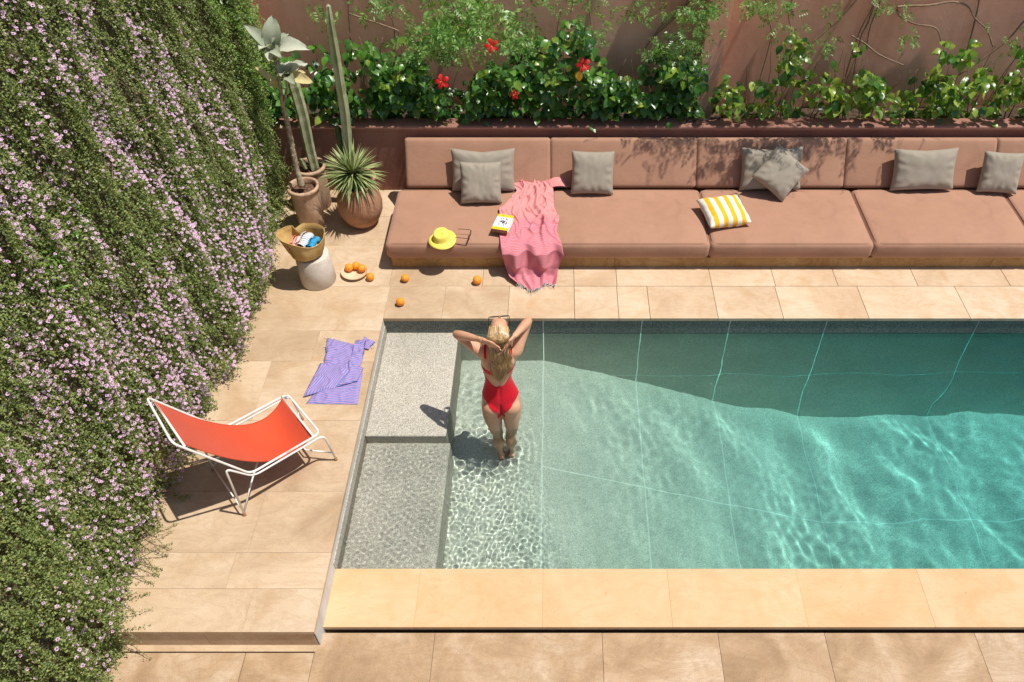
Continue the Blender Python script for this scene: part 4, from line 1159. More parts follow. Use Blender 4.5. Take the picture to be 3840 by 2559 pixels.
# soften the upper half to plain woven pink as in the finer weave there
# ---- lilac towel crumpled on the deck by the pool
M['lilac'] = stripemat('lilac_blue_striped_cotton', (.15,.22,.52), (.50,.26,.42), 55, .58, 1)
def quadpatch(c, z0, uvrot, nu=40, nv=40, ruff=.006, seed=0, edge_up=0.0, warp=.0):
    c = [Vector(q[:2]) for q in c]
    def fn(s, t):
        p = (c[0]*(1-s)+c[1]*s)*(1-t) + (c[3]*(1-s)+c[2]*s)*t
        n_ = noise.noise(Vector((p.x*9+seed, p.y*9, seed))); m_ = noise.noise(Vector((p.x*22, p.y*22+seed, 4)))
        ed = min(s, 1-s, t, 1-t)
        bul = smooth_s(0, .08, ed)
        return (p.x + warp*noise.noise(Vector((p.y*14, seed, 1))), p.y + warp*noise.noise(Vector((p.x*14, seed, 7))), z0 + bul*(.007 + 1.9*ruff*max(0, n_*1.1+.35) + ruff*1.0*m_ + 1.6*ruff*max(0, 1-abs(noise.noise(Vector((p.x*6+seed*3, p.y*6, 2)))*9))) + edge_up*s)
    ca, sa = math.cos(R(uvrot)), math.sin(R(uvrot))
    def uv(s, t):
        q = fn(s, t); w_ = .006*math.sin(q[0]*25+seed)+.006*noise.noise(Vector((q[0]*8, q[1]*8, seed)))
        return (q[0]*ca+q[1]*sa, -q[0]*sa+q[1]*ca + w_)
    return cloth_grid('towel', fn, nu, nv, uv)
A = [(-2.138, 4.383, 0.000), (-1.700, 4.378, 0.000), (-1.717, 4.735, 0.000), (-2.044, 4.623, 0.000)]
B = [(-2.172, 4.455, 0.000), (-1.769, 4.684, 0.000), (-1.765, 4.839, 0.000), (-2.107, 4.818, 0.000)]
B2 = [(-2.170, 4.446, 0.000), (-2.174, 4.499, 0.000), (-2.099, 4.797, 0.000), (-1.850, 4.593, 0.000)]
C_ = [(-2.070, 4.786, 0.000), (-1.757, 4.745, 0.000), (-1.787, 5.053, 0.000), (-2.109, 5.152, 0.000)]
D_ = [(-1.848, 4.745, 0.000), (-1.737, 4.807, 0.000), (-1.749, 5.130, 0.000), (-1.842, 5.097, 0.000)]
E_ = [(-1.793, 5.042, 0.000), (-1.709, 5.009, 0.000), (-1.672, 5.097, 0.000), (-1.776, 5.174, 0.000)]
tl = cloth_obj('towel', [quadpatch(A, .002, 2, seed=1), quadpatch([(-2.171, 4.450, 0.000), (-1.907, 4.558, 0.000), (-1.777, 4.818, 0.000), (-2.107, 4.839, 0.000)], .017, 68, seed=2, ruff=.007),
     quadpatch([(-1.907, 4.558, 0.000), (-1.743, 4.623, 0.000), (-1.716, 4.776, 0.000), (-1.806, 4.828, 0.000)], .020, 8, 16, 16, seed=8, ruff=.008), quadpatch(C_, .014, -17, seed=3, ruff=.009, warp=.01),
     quadpatch(D_, .028, 10, 16, 34, seed=4, ruff=.014, warp=.014), quadpatch(E_, .012, 60, 14, 14, seed=5, ruff=.018, warp=.02)], M['lilac'])
tag(tl, 'crumpled lilac and blue striped towel lying on the deck beside the pool edge', 'towel')
fr = []
for i in range(26):
    t = i/25; a, b = Vector((-2.109, 5.152, 0.000)), Vector((-1.819, 5.058, 0.000)); p = a.lerp(b, t); p.z = .012; fr.append((p, (random.gauss(0, .012), .016, 0)))
for i in range(10): p = Vector((-2.091, 5.042, 0.000)); p.y += random.uniform(-.05, .08); p.z = .012; fr.append((p, (-.02, random.gauss(-.02, .015), 0)))
for i in range(10): p = Vector((-1.687, 5.069, 0.000)); p.y += random.uniform(-.05, .05); p.z = .02; fr.append((p, (.012, random.gauss(-.01, .01), 0)))
fringe(tl, fr, M['fringe'])

# ---------------------------------------------------------------- hat, glasses, book
hc = Vector((-1.129, 6.155, 0.345))
bm = bmesh.new()
def hw(p, a):
    n_ = noise.noise(Vector((math.cos(a)*1.6, math.sin(a)*1.6, p.z*9)))
    if p.z > .085:
        dent = .028*math.exp(-((p.x+.02)/.03)**2-((p.y+.02)/.04)**2); return Vector((p.x, p.y, p.z-dent+.004*n_))
    if p.z < .03: return Vector((p.x, p.y, p.z + .012*(1+math.sin(2*a+.6))*.6*(math.hypot(p.x, p.y)-.08)/.05))
    return Vector((p.x*(1+.03*n_), p.y*(1+.03*n_), p.z))
add_lathe(bm, [(.138, .002), (.139, .005), (.112, .018), (.088, .032), (.086, .036), (.083, .06), (.079, .09), (.070, .108), (.045, .116), (.015, .118), (.001, .118)], 44, warp=hw, sx=.98, sy=1.0)
M['yellow'] = fabric('yellow_cotton', (.86,.70,.10), (.90,.76,.16), 300, .85, .25)
o = link('bucket_hat', mesh_bm('hat', bm, True), M['yellow']); o.location = hc; o.rotation_euler = (R(4), R(-3), .3)
tag(o, 'yellow bucket hat lying on the leftmost seat cushion', 'hat')
bm = bmesh.new()
for (r_, z_) in ((.126, .0105), (.118, .0145), (.110, .0185), (.101, .024)):
    add_tube(bm, [hw(Vector((r_*.98*math.cos(2*math.pi*i/40), r_*math.sin(2*math.pi*i/40), z_+.001)), 2*math.pi*i/40) for i in range(41)], .0009, 4, False)
st = link('stitching', mesh_bm('stitching', bm), M['yellow'], o); st.matrix_parent_inverse = Matrix.Identity(4)
M['black'] = simple('black_acetate', (.012,.010,.010), (.02,.018,.017), 20, .25, 0)
M['lens'] = simple('dark_lens', (.02,.018,.016), (.03,.025,.02), 20, .1, 0)
def glasses(t, o_, ax, ay, az, w=.138, tl_=.14, hgt=.045, drop=True):
    """ax across the face, ay forward, az up"""
    o_, ax, ay, az = Vector(o_), Vector(ax).normalized(), Vector(ay).normalized(), Vector(az).normalized()
    pt = lambda a, b, c: o_ + ax*a + ay*b + az*c
    for sg in (-1, 1):
        ring = [pt(sg*(w*.26 + .030*math.cos(a)*(1+.12*abs(math.cos(a)))), 0, hgt*.46*math.sin(a)) for a in [2*math.pi*i/20 for i in range(21)]]
        bm = bmesh.new(); add_tube(bm, ring, .0028, 6, False); link('rim', mesh_bm('rim', bm, True), M['black'], t)
        bm = bmesh.new(); bm.faces.new([bm.verts.new(p) for p in ring[:-1]])
        bmesh.ops.extrude_face_region(bm, geom=bm.faces[:]); link('lens', mesh_bm('lens', bm), M['lens'], t)
        bm = bmesh.new(); add_tube(bm, [pt(sg*w*.47, 0, .014), pt(sg*w*.5, -.01, .014), pt(sg*w*.5, -tl_*.7, .012), pt(sg*w*.48, -tl_, -.014 if drop else .008)], [.0035, .003, .0026, .003], 6)
        link('temple', mesh_bm('temple', bm, True), M['black'], t)
    bm = bmesh.new(); add_tube(bm, [pt(-.014, 0, .006), pt(0, .002, .010), pt(.014, 0, .006)], .0028, 6, True, 3); link('bridge', mesh_bm('bridge', bm, True), M['black'], t)
gc = Vector((-0.865, 6.190, 0.360))
t = empty('eyeglasses', gc, 'black framed glasses lying open beside the yellow hat', 'glasses')
glasses(t, gc + Vector((0, 0, .018)), (.12, 1, 0), (1, -.12, -.06), (.10, 0, 1), w=.136, tl_=.13, drop=False)

M['cover'] = None
k = N('printed_book_cover')
uv = k.sep(k.c.outputs['Generated'])
gx, gy = uv[0], uv[1]
band = k.math('MAXIMUM', k.math('LESS_THAN', gy, .17), k.math('GREATER_THAN', gy, .83))
blot = k.math('GREATER_THAN', k.math('ADD', k.noise(4.5, 3, .6, k.c.outputs['Generated'], 1.2), 0), .53)
dx = k.math('SUBTRACT', gx, .5); dy = k.math('SUBTRACT', gy, .52)
rr_ = k.math('ADD', k.math('MULTIPLY', dx, dx), k.math('MULTIPLY', dy, dy))
blot = k.math('MULTIPLY', blot, k.math('LESS_THAN', rr_, .085))
cc = k.mix(blot, (.80, .79, .77), (.05, .05, .06))
cc = k.mix(band, cc, (.80, .58, .02))
tx = k.math('MULTIPLY', k.math('GREATER_THAN', k.noise(30, 1, .5, k.mapping((1, .05, 1), vec=k.c.outputs['Generated'])), .5), k.math('LESS_THAN', k.math('ABSOLUTE', k.math('SUBTRACT', k.math('ABSOLUTE', k.math('SUBTRACT', gy, .5)), .415)), .022))
cc = k.mix(tx, cc, (.25, .14, .02))
k.col(cc); k.set(rough=.4); M['cover'] = k.m
M['pages'] = simple('page_block', (.72,.66,.54), (.80,.75,.63), 200, .9, .4, 300)
M['spine'] = simple('brown_spine', (.30,.13,.09), (.36,.17,.12), 20, .6)
bc = Vector((-0.550, 6.343, 0.385))
t = empty('book', bc, 'thick paperback with a yellow and white cover lying on the pink towel', 'book', rotz=R(-14))
iv = (Matrix.Translation(bc) @ Matrix.Rotation(R(-14), 4, 'Z')).inverted()
def bk(name, x0, x1, y0, y1, z0, z1, mat, bev=.0008):
    o = box(name, x0, x1, y0, y1, z0, z1, mat, t, bev); o.matrix_parent_inverse = Matrix.Identity(4); return o
bk('page_block', -.078, .076, -.115, .118, .002, .036, M['pages'])
bk('front_cover', -.08, .08, -.12, .12, .0362, .0385, M['cover'], .0)
bk('back_cover', -.08, .08, -.12, .12, .0, .0018, M['cover'], .0)
bk('spine', -.08, .08, -.1225, -.1155, .0019, .0361, M['spine'], .001)

# ---------------------------------------------------------------- oranges and the shallow wooden dish
def orange_mesh():
    bm = bmesh.new(); bmesh.ops.create_uvsphere(bm, u_segments=32, v_segments=20, radius=1)
    for v in bm.verts:
        r_ = math.hypot(v.co.x, v.co.y); v.co *= 1 + .015*noise.noise(v.co*1.5)
        v.co.z = v.co.z*.95 - .05*math.exp(-(r_/.16)**2)*(1 if v.co.z > 0 else -.6)
    return mesh_bm('orange', bm, True)
om = orange_mesh(); om.materials.append(M['orange'])
bm = bmesh.new(); add_lathe(bm, [(.13, .90), (.10, .94), (.04, .95), (.001, .94)], 7); cal_me = mesh_bm('calyx', bm, True); cal_me.materials.append(M['stem_green'])
def orange(p, r, label, rot):
    o = bpy.data.objects.new('orange', om); col.objects.link(o); o.location = p; o.scale = (r, r, r); o.rotation_euler = rot
    c = bpy.data.objects.new('calyx', cal_me); col.objects.link(c); c.parent = o
    return tag(o, label, 'orange', 'oranges on the deck and in the dish')
r_o = .040
def og(p, r): return (p[0], p[1], r*.955)
dish_c = Vector((-2.019, 6.061, 0.010))
t = empty('dish', (dish_c.x, dish_c.y, 0), 'shallow round pale wooden dish holding three oranges', 'dish')
bm = bmesh.new(); add_lathe(bm, [(.001, .0005), (.085, .0005), (.115, .014), (.130, .034), (.133, .040), (.129, .041), (.123, .034), (.105, .018), (.08, .011), (.001, .010)], 48, c=(dish_c.x, dish_c.y, 0), sx=1.0, sy=.98)
link('bowl', mesh_bm('bowl', bm, True), M['wood_bowl'], t)
orange((dish_c.x-.058, dish_c.y+.035, .052), .042, 'left orange of the three in the wooden dish', (1.3, .3, 0))
orange((dish_c.x+.008, dish_c.y+.062, .054), .041, 'middle and farthest orange of the three in the wooden dish', (.9, -.4, 1))
orange((dish_c.x+.070, dish_c.y+.022, .054), .041, 'right orange of the three in the wooden dish', (.5, .8, 2))
orange(og((-1.849, 5.974, 0.040), .041), .041, 'orange on the deck touching the wooden dish', (1.6, .4, 2))
orange(og((-1.506, 5.955, 0.040), .040), .040, 'orange on the deck in front of the left corner of the sofa', (.4, .5, 1))
orange(og((-1.505, 5.611, 0.040), .042), .042, 'orange nearest to the pool edge', (2.0, .3, .5))
orange(og((-0.797, 5.919, 0.043), .045), .045, 'largest lone orange, just left of the hanging pink towel', (1.2, .9, .5))

# ---------------------------------------------------------------- side table and straw basket
tc = Vector((-2.361, 5.975, 0.000))
t = empty('side_table', (tc.x, tc.y, 0), 'pale concrete cylinder side table carrying the straw basket', 'side table')
bm = bmesh.new(); rr_ = .170
add_lathe(bm, [(.001, 0), (rr_-.006, 0), (rr_, .008), (rr_-.012, .320), (rr_-.020, .329), (rr_-.032, .331), (.001, .331)], 56, c=(tc.x, tc.y, 0))
link('drum', mesh_bm('drum', bm, True), M['concrete'], t)
bcx, bcy, bz = tc.x-.035, tc.y-.005, .332
M['straw'] = None
k = N('woven_straw')
c = k.ramp(k.noise(7, 4), [(.3, (.44,.27,.085)), (.5, (.56,.37,.135)), (.7, (.64,.45,.19))])
wv = k.noise(150, 2, .5, k.mapping((1, 1, 5)))
c = k.mix(.5, c, k.ramp(wv, [(.3, (.6, .58, .55)), (.65, (1.1, 1.1, 1.08))]), 'MULTIPLY')
k.col(c); k.set(rough=.8, spec=.2); k.bump(wv, .7, .004); M['straw'] = k.m
t = empty('straw_basket', (bcx, bcy, bz), 'floppy golden straw basket holding rolled towels on the concrete side table', 'basket')
def bwarp(p, a):
    h = p.z; f = smooth_s(.04, .22, h)
    ca, sa = math.cos(a), math.sin(a)
    x, y = p.x, p.y
    # soft rim: a blunt corner drawn out to the left, a fold pushed in at the back
    sp = math.exp(-((abs(a-math.pi*1.0))/.85)**2)
    x -= .042*sp*f
    y *= 1-.12*f
    y += .03*sp*f
    dz = f*(.018*math.cos(2*(a-.8)) + .012*math.sin(3*a+1) + .012*sp)
    fold = math.exp(-((a-2.0)/.16)**2)*f; y -= .060*fold; dz -= .008*fold
    fold2 = math.exp(-((a-3.9)/.3)**2)*smooth_s(.02, .12, h)*(1-smooth_s(.12, .22, h)); y += .035*fold2; x += .03*fold2
    return Vector((x + .007*noise.noise(Vector((ca*3, sa*3, h*8))), y + .007*noise.noise(Vector((ca*3, sa*3, h*8+5))), h+dz))
prof_b = [(.001, .001), (.09, .001), (.124, .006), (.148, .025), (.168, .06), (.181, .10), (.191, .14), (.199, .18), (.205, .215), (.208, .220), (.206, .224), (.200, .220), (.191, .18), (.183, .14), (.173, .10), (.160, .06), (.140, .028), (.10, .014), (.001, .012)]
bm = bmesh.new(); add_lathe(bm, prof_b, 96, warp=bwarp, c=(bcx, bcy, bz))
link('basket_body', mesh_bm('basket_body', bm, True), M['straw'], t)
bm = bmesh.new()
for q in range(5):
    rr2 = [.207, .2035, .200, .1965, .193][q]; hh = [.224, .214, .203, .192, .181][q]
    ring = [bwarp(Vector(((rr2-.001)*math.cos(a), (rr2-.001)*math.sin(a), hh)), a) + Vector((bcx, bcy, bz)) for a in [2*math.pi*i/96 for i in range(97)]]
    add_tube(bm, ring, .0035 if q == 0 else .0018, 5, False)
link('rim', mesh_bm('rim', bm, True), M['straw'], t)
def roll(c, dx, dy, w, mat_, label, seed, n=1):
    """loosely rolled towel, folds seen from above"""
    P_all = []
    def fn(s, q):
        a = q*math.pi*2*1.15
        rr2 = w*(.55+.45*q)*(1+.12*noise.noise(Vector((s*3, a, seed))))
        u = Vector((dx, dy, 0)).normalized(); v = Vector((-u.y, u.x, 0))
        L = (dx*dx+dy*dy)**.5
        return Vector(c) + u*(s-.5)*L + v*math.cos(a)*rr2 + Vector((0, 0, 1))*(math.sin(a)*rr2*.85 + .012*math.sin(s*9+seed))
    P_, F_, U_ = cloth_grid('towel', lambda s, q: tuple(fn(s, q)), 24, 40, lambda s, q: (s*.3, q*w*5))
    o = cloth_obj('towel', [(P_, F_, U_)], mat_, .006); return tag(o, label, 'towel', 'towels in the straw basket')
m1 = stripemat('pink_cream_cotton', (.80,.62,.55), (.72,.16,.13), 30, .45, 1)
m2_ = stripemat('cream_blue_cotton', (.78,.74,.68), (.10,.16,.36), 34, .72, 0)
m3 = simple('turquoise_cotton', (.02,.22,.42), (.05,.36,.60), 60, .95, .8, 120)
roll((bcx-.075, bcy-.02, bz+.14), .03, .17, .050, m1, 'pink and cream towel bunched at the left inside the straw basket', 1)
roll((bcx+.005, bcy+.01, bz+.15), .05, .20, .056, m2_, 'cream towel with blue and yellow stripes in the middle of the straw basket', 2)
roll((bcx+.088, bcy-.01, bz+.14), .04, .15, .042, m3, 'turquoise towel at the right inside the straw basket', 3)

# ---------------------------------------------------------------- sling chair
f0 = Vector((-2.356, 3.299, 0)); ang = R(41); cv = Vector((math.cos(ang), math.sin(ang), 0)); cu = Vector((-cv.y, cv.x, 0)); Wd = .545
def ch(s, w, z): return f0 + cv*s + cu*(w*Wd) + Vector((0, 0, z))
t = empty('sling_chair', ch(.3, .5, 0), 'orange-red canvas sling chair with a white tubular frame on the deck', 'chair')
rt_ = .0085
def bend(pts, r=.05, n=5):
    P_ = [Vector(p) for p in pts]; out = [P_[0]]
    for i in range(1, len(P_)-1):
        a = (P_[i-1]-P_[i]); b = (P_[i+1]-P_[i]); ra_ = min(r, a.length*.45, b.length*.45)
        p0 = P_[i]+a.normalized()*ra_; p1 = P_[i]+b.normalized()*ra_
        for q in range(n+1):
            f = q/n; out.append(p0*(1-f)**2 + P_[i]*2*f*(1-f) + p1*f*f)
    out.append(P_[-1]); return out
loop = [ch(.16, 0, .385), ch(.725, 0, .385), ch(.73, 1, .355), ch(.185, 1, .365), ch(-.165, 1, 1.005), ch(-.19, 0, 1.045), ch(.16, 0, .385)]
k0 = loop[0].lerp(loop[1], .5)
lp = [k0, loop[1], loop[2], loop[3], loop[4], loop[5], loop[0], k0]
tube('outer_rail', bend(lp, .055), rt_, M['white_metal'], t, 10)
for w, dz in ((0, 0), (1, -.02)):
    ins = .045 if w == 0 else -.045
    # leg tube: foot - bend - along under the rail - right corner - foot
    wi = w
    pts = [ch(.775, wi, .008), ch(.745, wi, .345+dz), ch(.17, wi, .345+dz), ch(.02, wi, .57+dz), ch(.0, wi, .008)]
    tube('leg', bend(pts, .06), rt_*.95, M['white_metal'], t, 10)
    tube('brace', [ch(.0, wi, .03), ch(.13, wi + (.10 if w == 0 else -.10), .20), ch(.26, wi + (.22 if w == 0 else -.22), .335+dz)], rt_*.8, M['white_metal'], t, 8)
    for s_ in (.775, .0):
        tube('foot_cap', [ch(s_, wi, .0), ch(s_, wi, .02)], .0135, M['rust'], t, 8)
tube('stretcher', [ch(.767, 0, .10), ch(.62, .30, .10), ch(.62, .70, .10), ch(.767, 1, .10)], rt_*.75, M['white_metal'], t, 8)
tube('stretcher', [ch(.0, 0, .10), ch(.0, 1, .10)], rt_*.7, M['white_metal'], t, 8)
tube('sling_bar', [ch(-.135, .0, .965), ch(-.135, .99, .95)], .008, M['white_metal'], t, 8)
tube('sling_bar', [ch(.67, .0, .385), ch(.68, .99, .365)], .008, M['white_metal'], t, 8)
def sling(s, q):
    # q across, s from head to foot; hangs as a catenary between the two bars
    w = .055 + .885*q
    a = -.134 + (.672+.134)*s
    z = .962*(1-s) + .372*s - .50*(1-(2*s-1)**2)*.62*(1 + .05*math.sin(q*3.1))
    pinch = .028*(1-(2*s-1)**2)
    w = w + pinch*(1-2*q)
    return tuple(ch(a + .035*math.sin(s*math.pi), w, z + .002*math.sin(q*40)*smooth_s(.85, 1, s) - .012*math.sin(q*math.pi)*math.sin(s*math.pi)))
P_, F_, U_ = cloth_grid('sling', sling, 60, 24, lambda s, q: (s, q))
o = cloth_obj('canvas_sling', [(P_, F_, U_)], M['sling'], .0035); o.parent = t; o.matrix_parent_inverse = Matrix.Translation(-Vector(t.location))

for q_ in (.012, .988):
    pts = [Vector(sling(i/40, q_)) + Vector((0, 0, .0035)) for i in range(41)]
    tube('hem', pts, .0035, M['sling'], t, 5)

# ================================================================ the bather
def skin_mat():
    k = N('sunlit_skin')
    c = k.ramp(k.noise(5, 4, .5), [(.3, (.52,.26,.15)), (.55, (.62,.335,.205)), (.8, (.68,.39,.255))])  # the skin's own tan, varied by noise
    k.col(c); k.set(rough=.42, spec=.45)
    k.b.inputs['Subsurface Weight'].default_value = .12
    k.b.inputs['Subsurface Radius'].default_value = (.012, .005, .003)
    k.bump(k.noise(260, 2), .08, .002); return k.m
M['skin'] = skin_mat()
M['red'] = fabric('red_swimsuit', (.56,.004,.018), (.62,.006,.022), 500, .55, .15)
wc = (-.47, 4.30, -.80)
wom = empty('person', wc, 'woman in a red swimsuit standing in the pool, hands behind her long blonde hair', 'person')
ivw = Matrix.Translation(-Vector(wc))
body = bmesh.new()
def ell(rings, seg=28, bm=body):
    """rings: (centre, rx, ry, tiltx) ellipses lofted and capped"""
    RR = []
    for (c, rx, ry) in rings:
        RR.append([bm.verts.new((c[0]+rx*math.cos(a), c[1]+ry*math.sin(a), c[2])) for a in [2*math.pi*k/seg for k in range(seg)]])
    for a, b in zip(RR, RR[1:]):
        for k in range(seg): bm.faces.new((a[k], a[(k+1) % seg], b[(k+1) % seg], b[k]))
    bm.faces.new(RR[0][::-1]); bm.faces.new(RR[-1])
def catm(tab, n=5):
    T = [np.array(t, float) for t in tab]; out = []
    for i in range(len(T)-1):
        p0, p1, p2, p3 = T[max(i-1, 0)], T[i], T[i+1], T[min(i+2, len(T)-1)]
        for k in range(n):
            t = k/n; out.append(.5*((2*p1)+(-p0+p2)*t+(2*p0-5*p1+4*p2-p3)*t*t+(-p0+3*p1-3*p2+p3)*t**3))
    out.append(T[-1]); return out
def ball(c, r, sc_=(1, 1, 1), rot=None):
    m_ = Matrix.Translation(Vector(c)) @ (rot or Matrix.Identity(4)) @ Matrix.Diagonal((*sc_, 1))
    bmesh.ops.create_uvsphere(body, u_segments=24, v_segments=16, radius=r, matrix=m_)
# torso: z, cx, cy, rx, ry
torso = [(.055, -.480, 4.335, .135, .085), (.10, -.480, 4.335, .156, .102), (.15, -.481, 4.335, .159, .104), (.21, -.483, 4.338, .148, .096), (.28, -.487, 4.345, .125, .083),
         (.345, -.490, 4.350, .109, .076), (.40, -.492, 4.350, .106, .077), (.46, -.490, 4.345, .116, .083), (.53, -.484, 4.340, .130, .090), (.60, -.477, 4.335, .141, .090),
         (.66, -.472, 4.335, .150, .082), (.71, -.468, 4.335, .148, .070), (.745, -.466, 4.34, .115, .058), (.77, -.464, 4.345, .065, .050), (.82, -.462, 4.35, .048, .048), (.86, -.461, 4.352, .048, .048)]
rows = catm(torso, 5)
ell([((r[1], r[2], r[0]), r[3], r[4]) for r in rows])
# hips and seat
ball((-.556, 4.285, .085), .088, (1.0, .92, 1.02)); ball((-.404, 4.285, .092), .088, (1.0, .92, 1.02))
ball((-.600, 4.345, .10), .052, (.8, 1, 1.5)); ball((-.360, 4.345, .105), .052, (.8, 1, 1.5))
# shoulder blades
ball((-.548, 4.282, .62), .05, (1.0, .55, 1.3)); ball((-.395, 4.282, .63), .05, (1.0, .55, 1.3))
ball((-.53, 4.405, .575), .062, (1, .8, 1)); ball((-.42, 4.405, .575), .062, (1, .8, 1))
def limb(tab, seg=20, n=5):
    r_ = catm(tab, n); add_tube(body, [Vector(q[:3]) for q in r_], [q[3] for q in r_], seg)
# legs (knee a little bent, feet close together)
limb([(-.552, 4.325, .10, .088), (-.560, 4.320, .02, .088), (-.560, 4.312, -.08, .078), (-.547, 4.305, -.18, .064), (-.540, 4.305, -.28, .055), (-.534, 4.300, -.36, .048), (-.532, 4.285, -.43, .051), (-.524, 4.275, -.52, .047), (-.515, 4.275, -.62, .034), (-.508, 4.28, -.70, .027), (-.505, 4.285, -.755, .030)])
limb([(-.406, 4.330, .10, .088), (-.400, 4.328, .02, .088), (-.402, 4.325, -.08, .078), (-.406, 4.325, -.18, .064), (-.408, 4.330, -.28, .055), (-.410, 4.325, -.36, .048), (-.411, 4.310, -.43, .051), (-.416, 4.300, -.52, .047), (-.420, 4.302, -.62, .034), (-.424, 4.31, -.70, .027), (-.426, 4.315, -.755, .030)])
for fx0, fy0, dx_ in ((-.505, 4.275, -.012), (-.426, 4.305, .012)):
    limb([(fx0, fy0-.035, -.772, .027), (fx0, fy0+.02, -.765, .030), (fx0+dx_*.6, fy0+.09, -.775, .026), (fx0+dx_, fy0+.15, -.782, .022), (fx0+dx_*1.2, fy0+.185, -.786, .015)])
    for q in range(5):
        limb([(fx0+dx_*1.2+(q-2)*.0125, fy0+.17, -.786, .009), (fx0+dx_*1.3+(q-2)*.014, fy0+.205-.006*abs(q-2), -.790, .0075)], 8, 2)
# arms
shL, shR = Vector((-.598, 4.335, .690)), Vector((-.338, 4.335, .700))
elL, elR = Vector((-0.805, 4.460, 0.759)), Vector((-0.238, 4.460, 0.902))
wrL, wrR = Vector((-0.574, 4.255, 0.899)), Vector((-0.337, 4.262, 0.934))
knL, knR = Vector((-0.512, 4.215, 0.898)), Vector((-0.375, 4.218, 0.914))
def arm(sh, el, wr, inn):
    m1_ = sh.lerp(el, .35); m2__ = sh.lerp(el, .75); f1 = el.lerp(wr, .18); f2 = el.lerp(wr, .5); f3 = el.lerp(wr, .8)
    limb([(*(sh+inn*.05), .053), (*sh, .053), (*m1_, .047), (*m2__, .040), (*el, .035)], 18)
    limb([(*el, .032), (*f1, .0375), (*f2, .033), (*f3, .0245), (*wr, .0215)], 18)
    ball(tuple(sh), .050); ball(tuple(el), .0335)
arm(shL, elL, wrL, Vector((1, 0, -.2))); arm(shR, elR, wrR, Vector((-1, 0, -.2)))
# hands: palm, four fingers, thumb from the side of the palm
def hand(wr, kn, tips, thumb, lat):
    fw_ = (kn-wr).normalized(); lat = (lat - fw_*lat.dot(fw_)).normalized(); nrm_ = fw_.cross(lat)
    for q in range(4):
        o_ = lat*((q-1.5)*.0175)
        k_ = kn + o_ - fw_*(.004*abs(q-1.2))
        add_tube(body, [wr + o_*.45, wr.lerp(k_, .5)+nrm_*.001, k_], [.0145, .0125, .0095], 10)
        T = Vector(tips[q]); b1 = k_.lerp(T, .42) + nrm_*tips_bow; b2 = k_.lerp(T, .74) + nrm_*tips_bow*.8
        add_tube(body, [k_ - fw_*.01, k_, b1, b2, T], [.0095, .0090, .0078, .0070, .0058], 10)
        ball(tuple(T), .0060)
    th = wr.lerp(kn, .35) + lat*(-.020)
    add_tube(body, [wr.lerp(kn, .2), th, th.lerp(Vector(thumb), .5) - nrm_*.003, Vector(thumb)], [.013, .011, .0090, .0068], 10)
tips_bow = .006
hand(wrL, knL, [(-0.476, 4.205, 0.899), (-0.444, 4.195, 0.877), (-0.439, 4.195, 0.853), (-0.456, 4.200, 0.834)], (-0.508, 4.225, 0.817), Vector((.25, 0, -1)))
tips_bow = -.006
hand(wrR, knR, [(-0.391, 4.200, 0.886), (-0.415, 4.195, 0.863), (-0.426, 4.195, 0.839), (-0.411, 4.200, 0.819)], (-0.358, 4.225, 0.846), Vector((-.35, 0, -1)))
# head: skull, jaw, nose, ears; tipped back so the face looks up and away
hrot = Matrix.Rotation(R(40), 4, 'X')
hc_ = Vector((-.458, 4.358, .900))
def H(x, y, z): return hc_ + (hrot @ Vector((x, y, z)))
ball(tuple(H(0, -.008, .012)), .094, (.80, 1.0, .98), hrot)
ball(tuple(H(0, .030, -.050)), .062, (.86, 1.0, 1.05), hrot)
ball(tuple(H(0, .062, -.088)), .026, (1.1, .9, .8), hrot)
add_tube(body, [H(0, .085, .008), H(0, .104, -.022), H(0, .094, -.034)], [.007, .012, .009], 10)
ball(tuple(H(-.012, .092, -.034)), .008); ball(tuple(H(.012, .092, -.034)), .008)
ball(tuple(H(0, .086, -.058)), .016, (1.35, .6, .35), hrot); ball(tuple(H(0, .084, -.066)), .015, (1.2, .6, .4), hrot)
ball(tuple(H(0, .072, .022)), .05, (1.1, .42, .28), hrot)
for sx_ in (-1, 1):
    ball(tuple(H(sx_*.076, 0, -.018)), .022, (.35, .7, 1.1), hrot)
    ball(tuple(H(sx_*.040, .058, -.030)), .026, (1, .8, .8), hrot)
me = bpy.data.meshes.new('body_src'); body.to_mesh(me); body.free()
src = bpy.data.objects.new('body_src', me); col.objects.link(src)
md = src.modifiers.new('r', 'REMESH'); md.mode = 'VOXEL'; md.voxel_size = .0046; md.use_smooth_shade = True
md2 = src.modifiers.new('s', 'SMOOTH'); md2.factor = .5; md2.iterations = 4
bpy.context.view_layer.update()
dg = bpy.context.evaluated_depsgraph_get()
bme = bpy.data.meshes.new_from_object(src.evaluated_get(dg)); bme.name = 'body'
bpy.data.objects.remove(src)
# soften the joins everywhere but the hands and the face
nv = len(bme.vertices); co = np.empty(nv*3, np.float32); bme.vertices.foreach_get('co', co); co = co.reshape(-1, 3)
ne = len(bme.edges); ed = np.empty(ne*2, np.int32); bme.edges.foreach_get('vertices', ed); ed = ed.reshape(-1, 2)
deg = np.bincount(ed.ravel(), minlength=nv)[:, None]
hands_ = np.minimum.reduce([np.linalg.norm(co-np.array(p_), axis=1) for p_ in (wrL, knL, wrR, knR, Vector((-0.442, 4.200, 0.857)))])
keep = smooth(.03, .08, hands_)[:, None] * (1 - .85*(np.linalg.norm(co-np.array(H(0, .04, -.03)), axis=1) < .09))[:, None] * (1-.8*(co[:, 2:3] < -.7))
for it in range(26):
    acc = np.zeros_like(co); np.add.at(acc, ed[:, 0], co[ed[:, 1]]); np.add.at(acc, ed[:, 1], co[ed[:, 0]])
    co = co + (acc/deg-co)*.55*keep
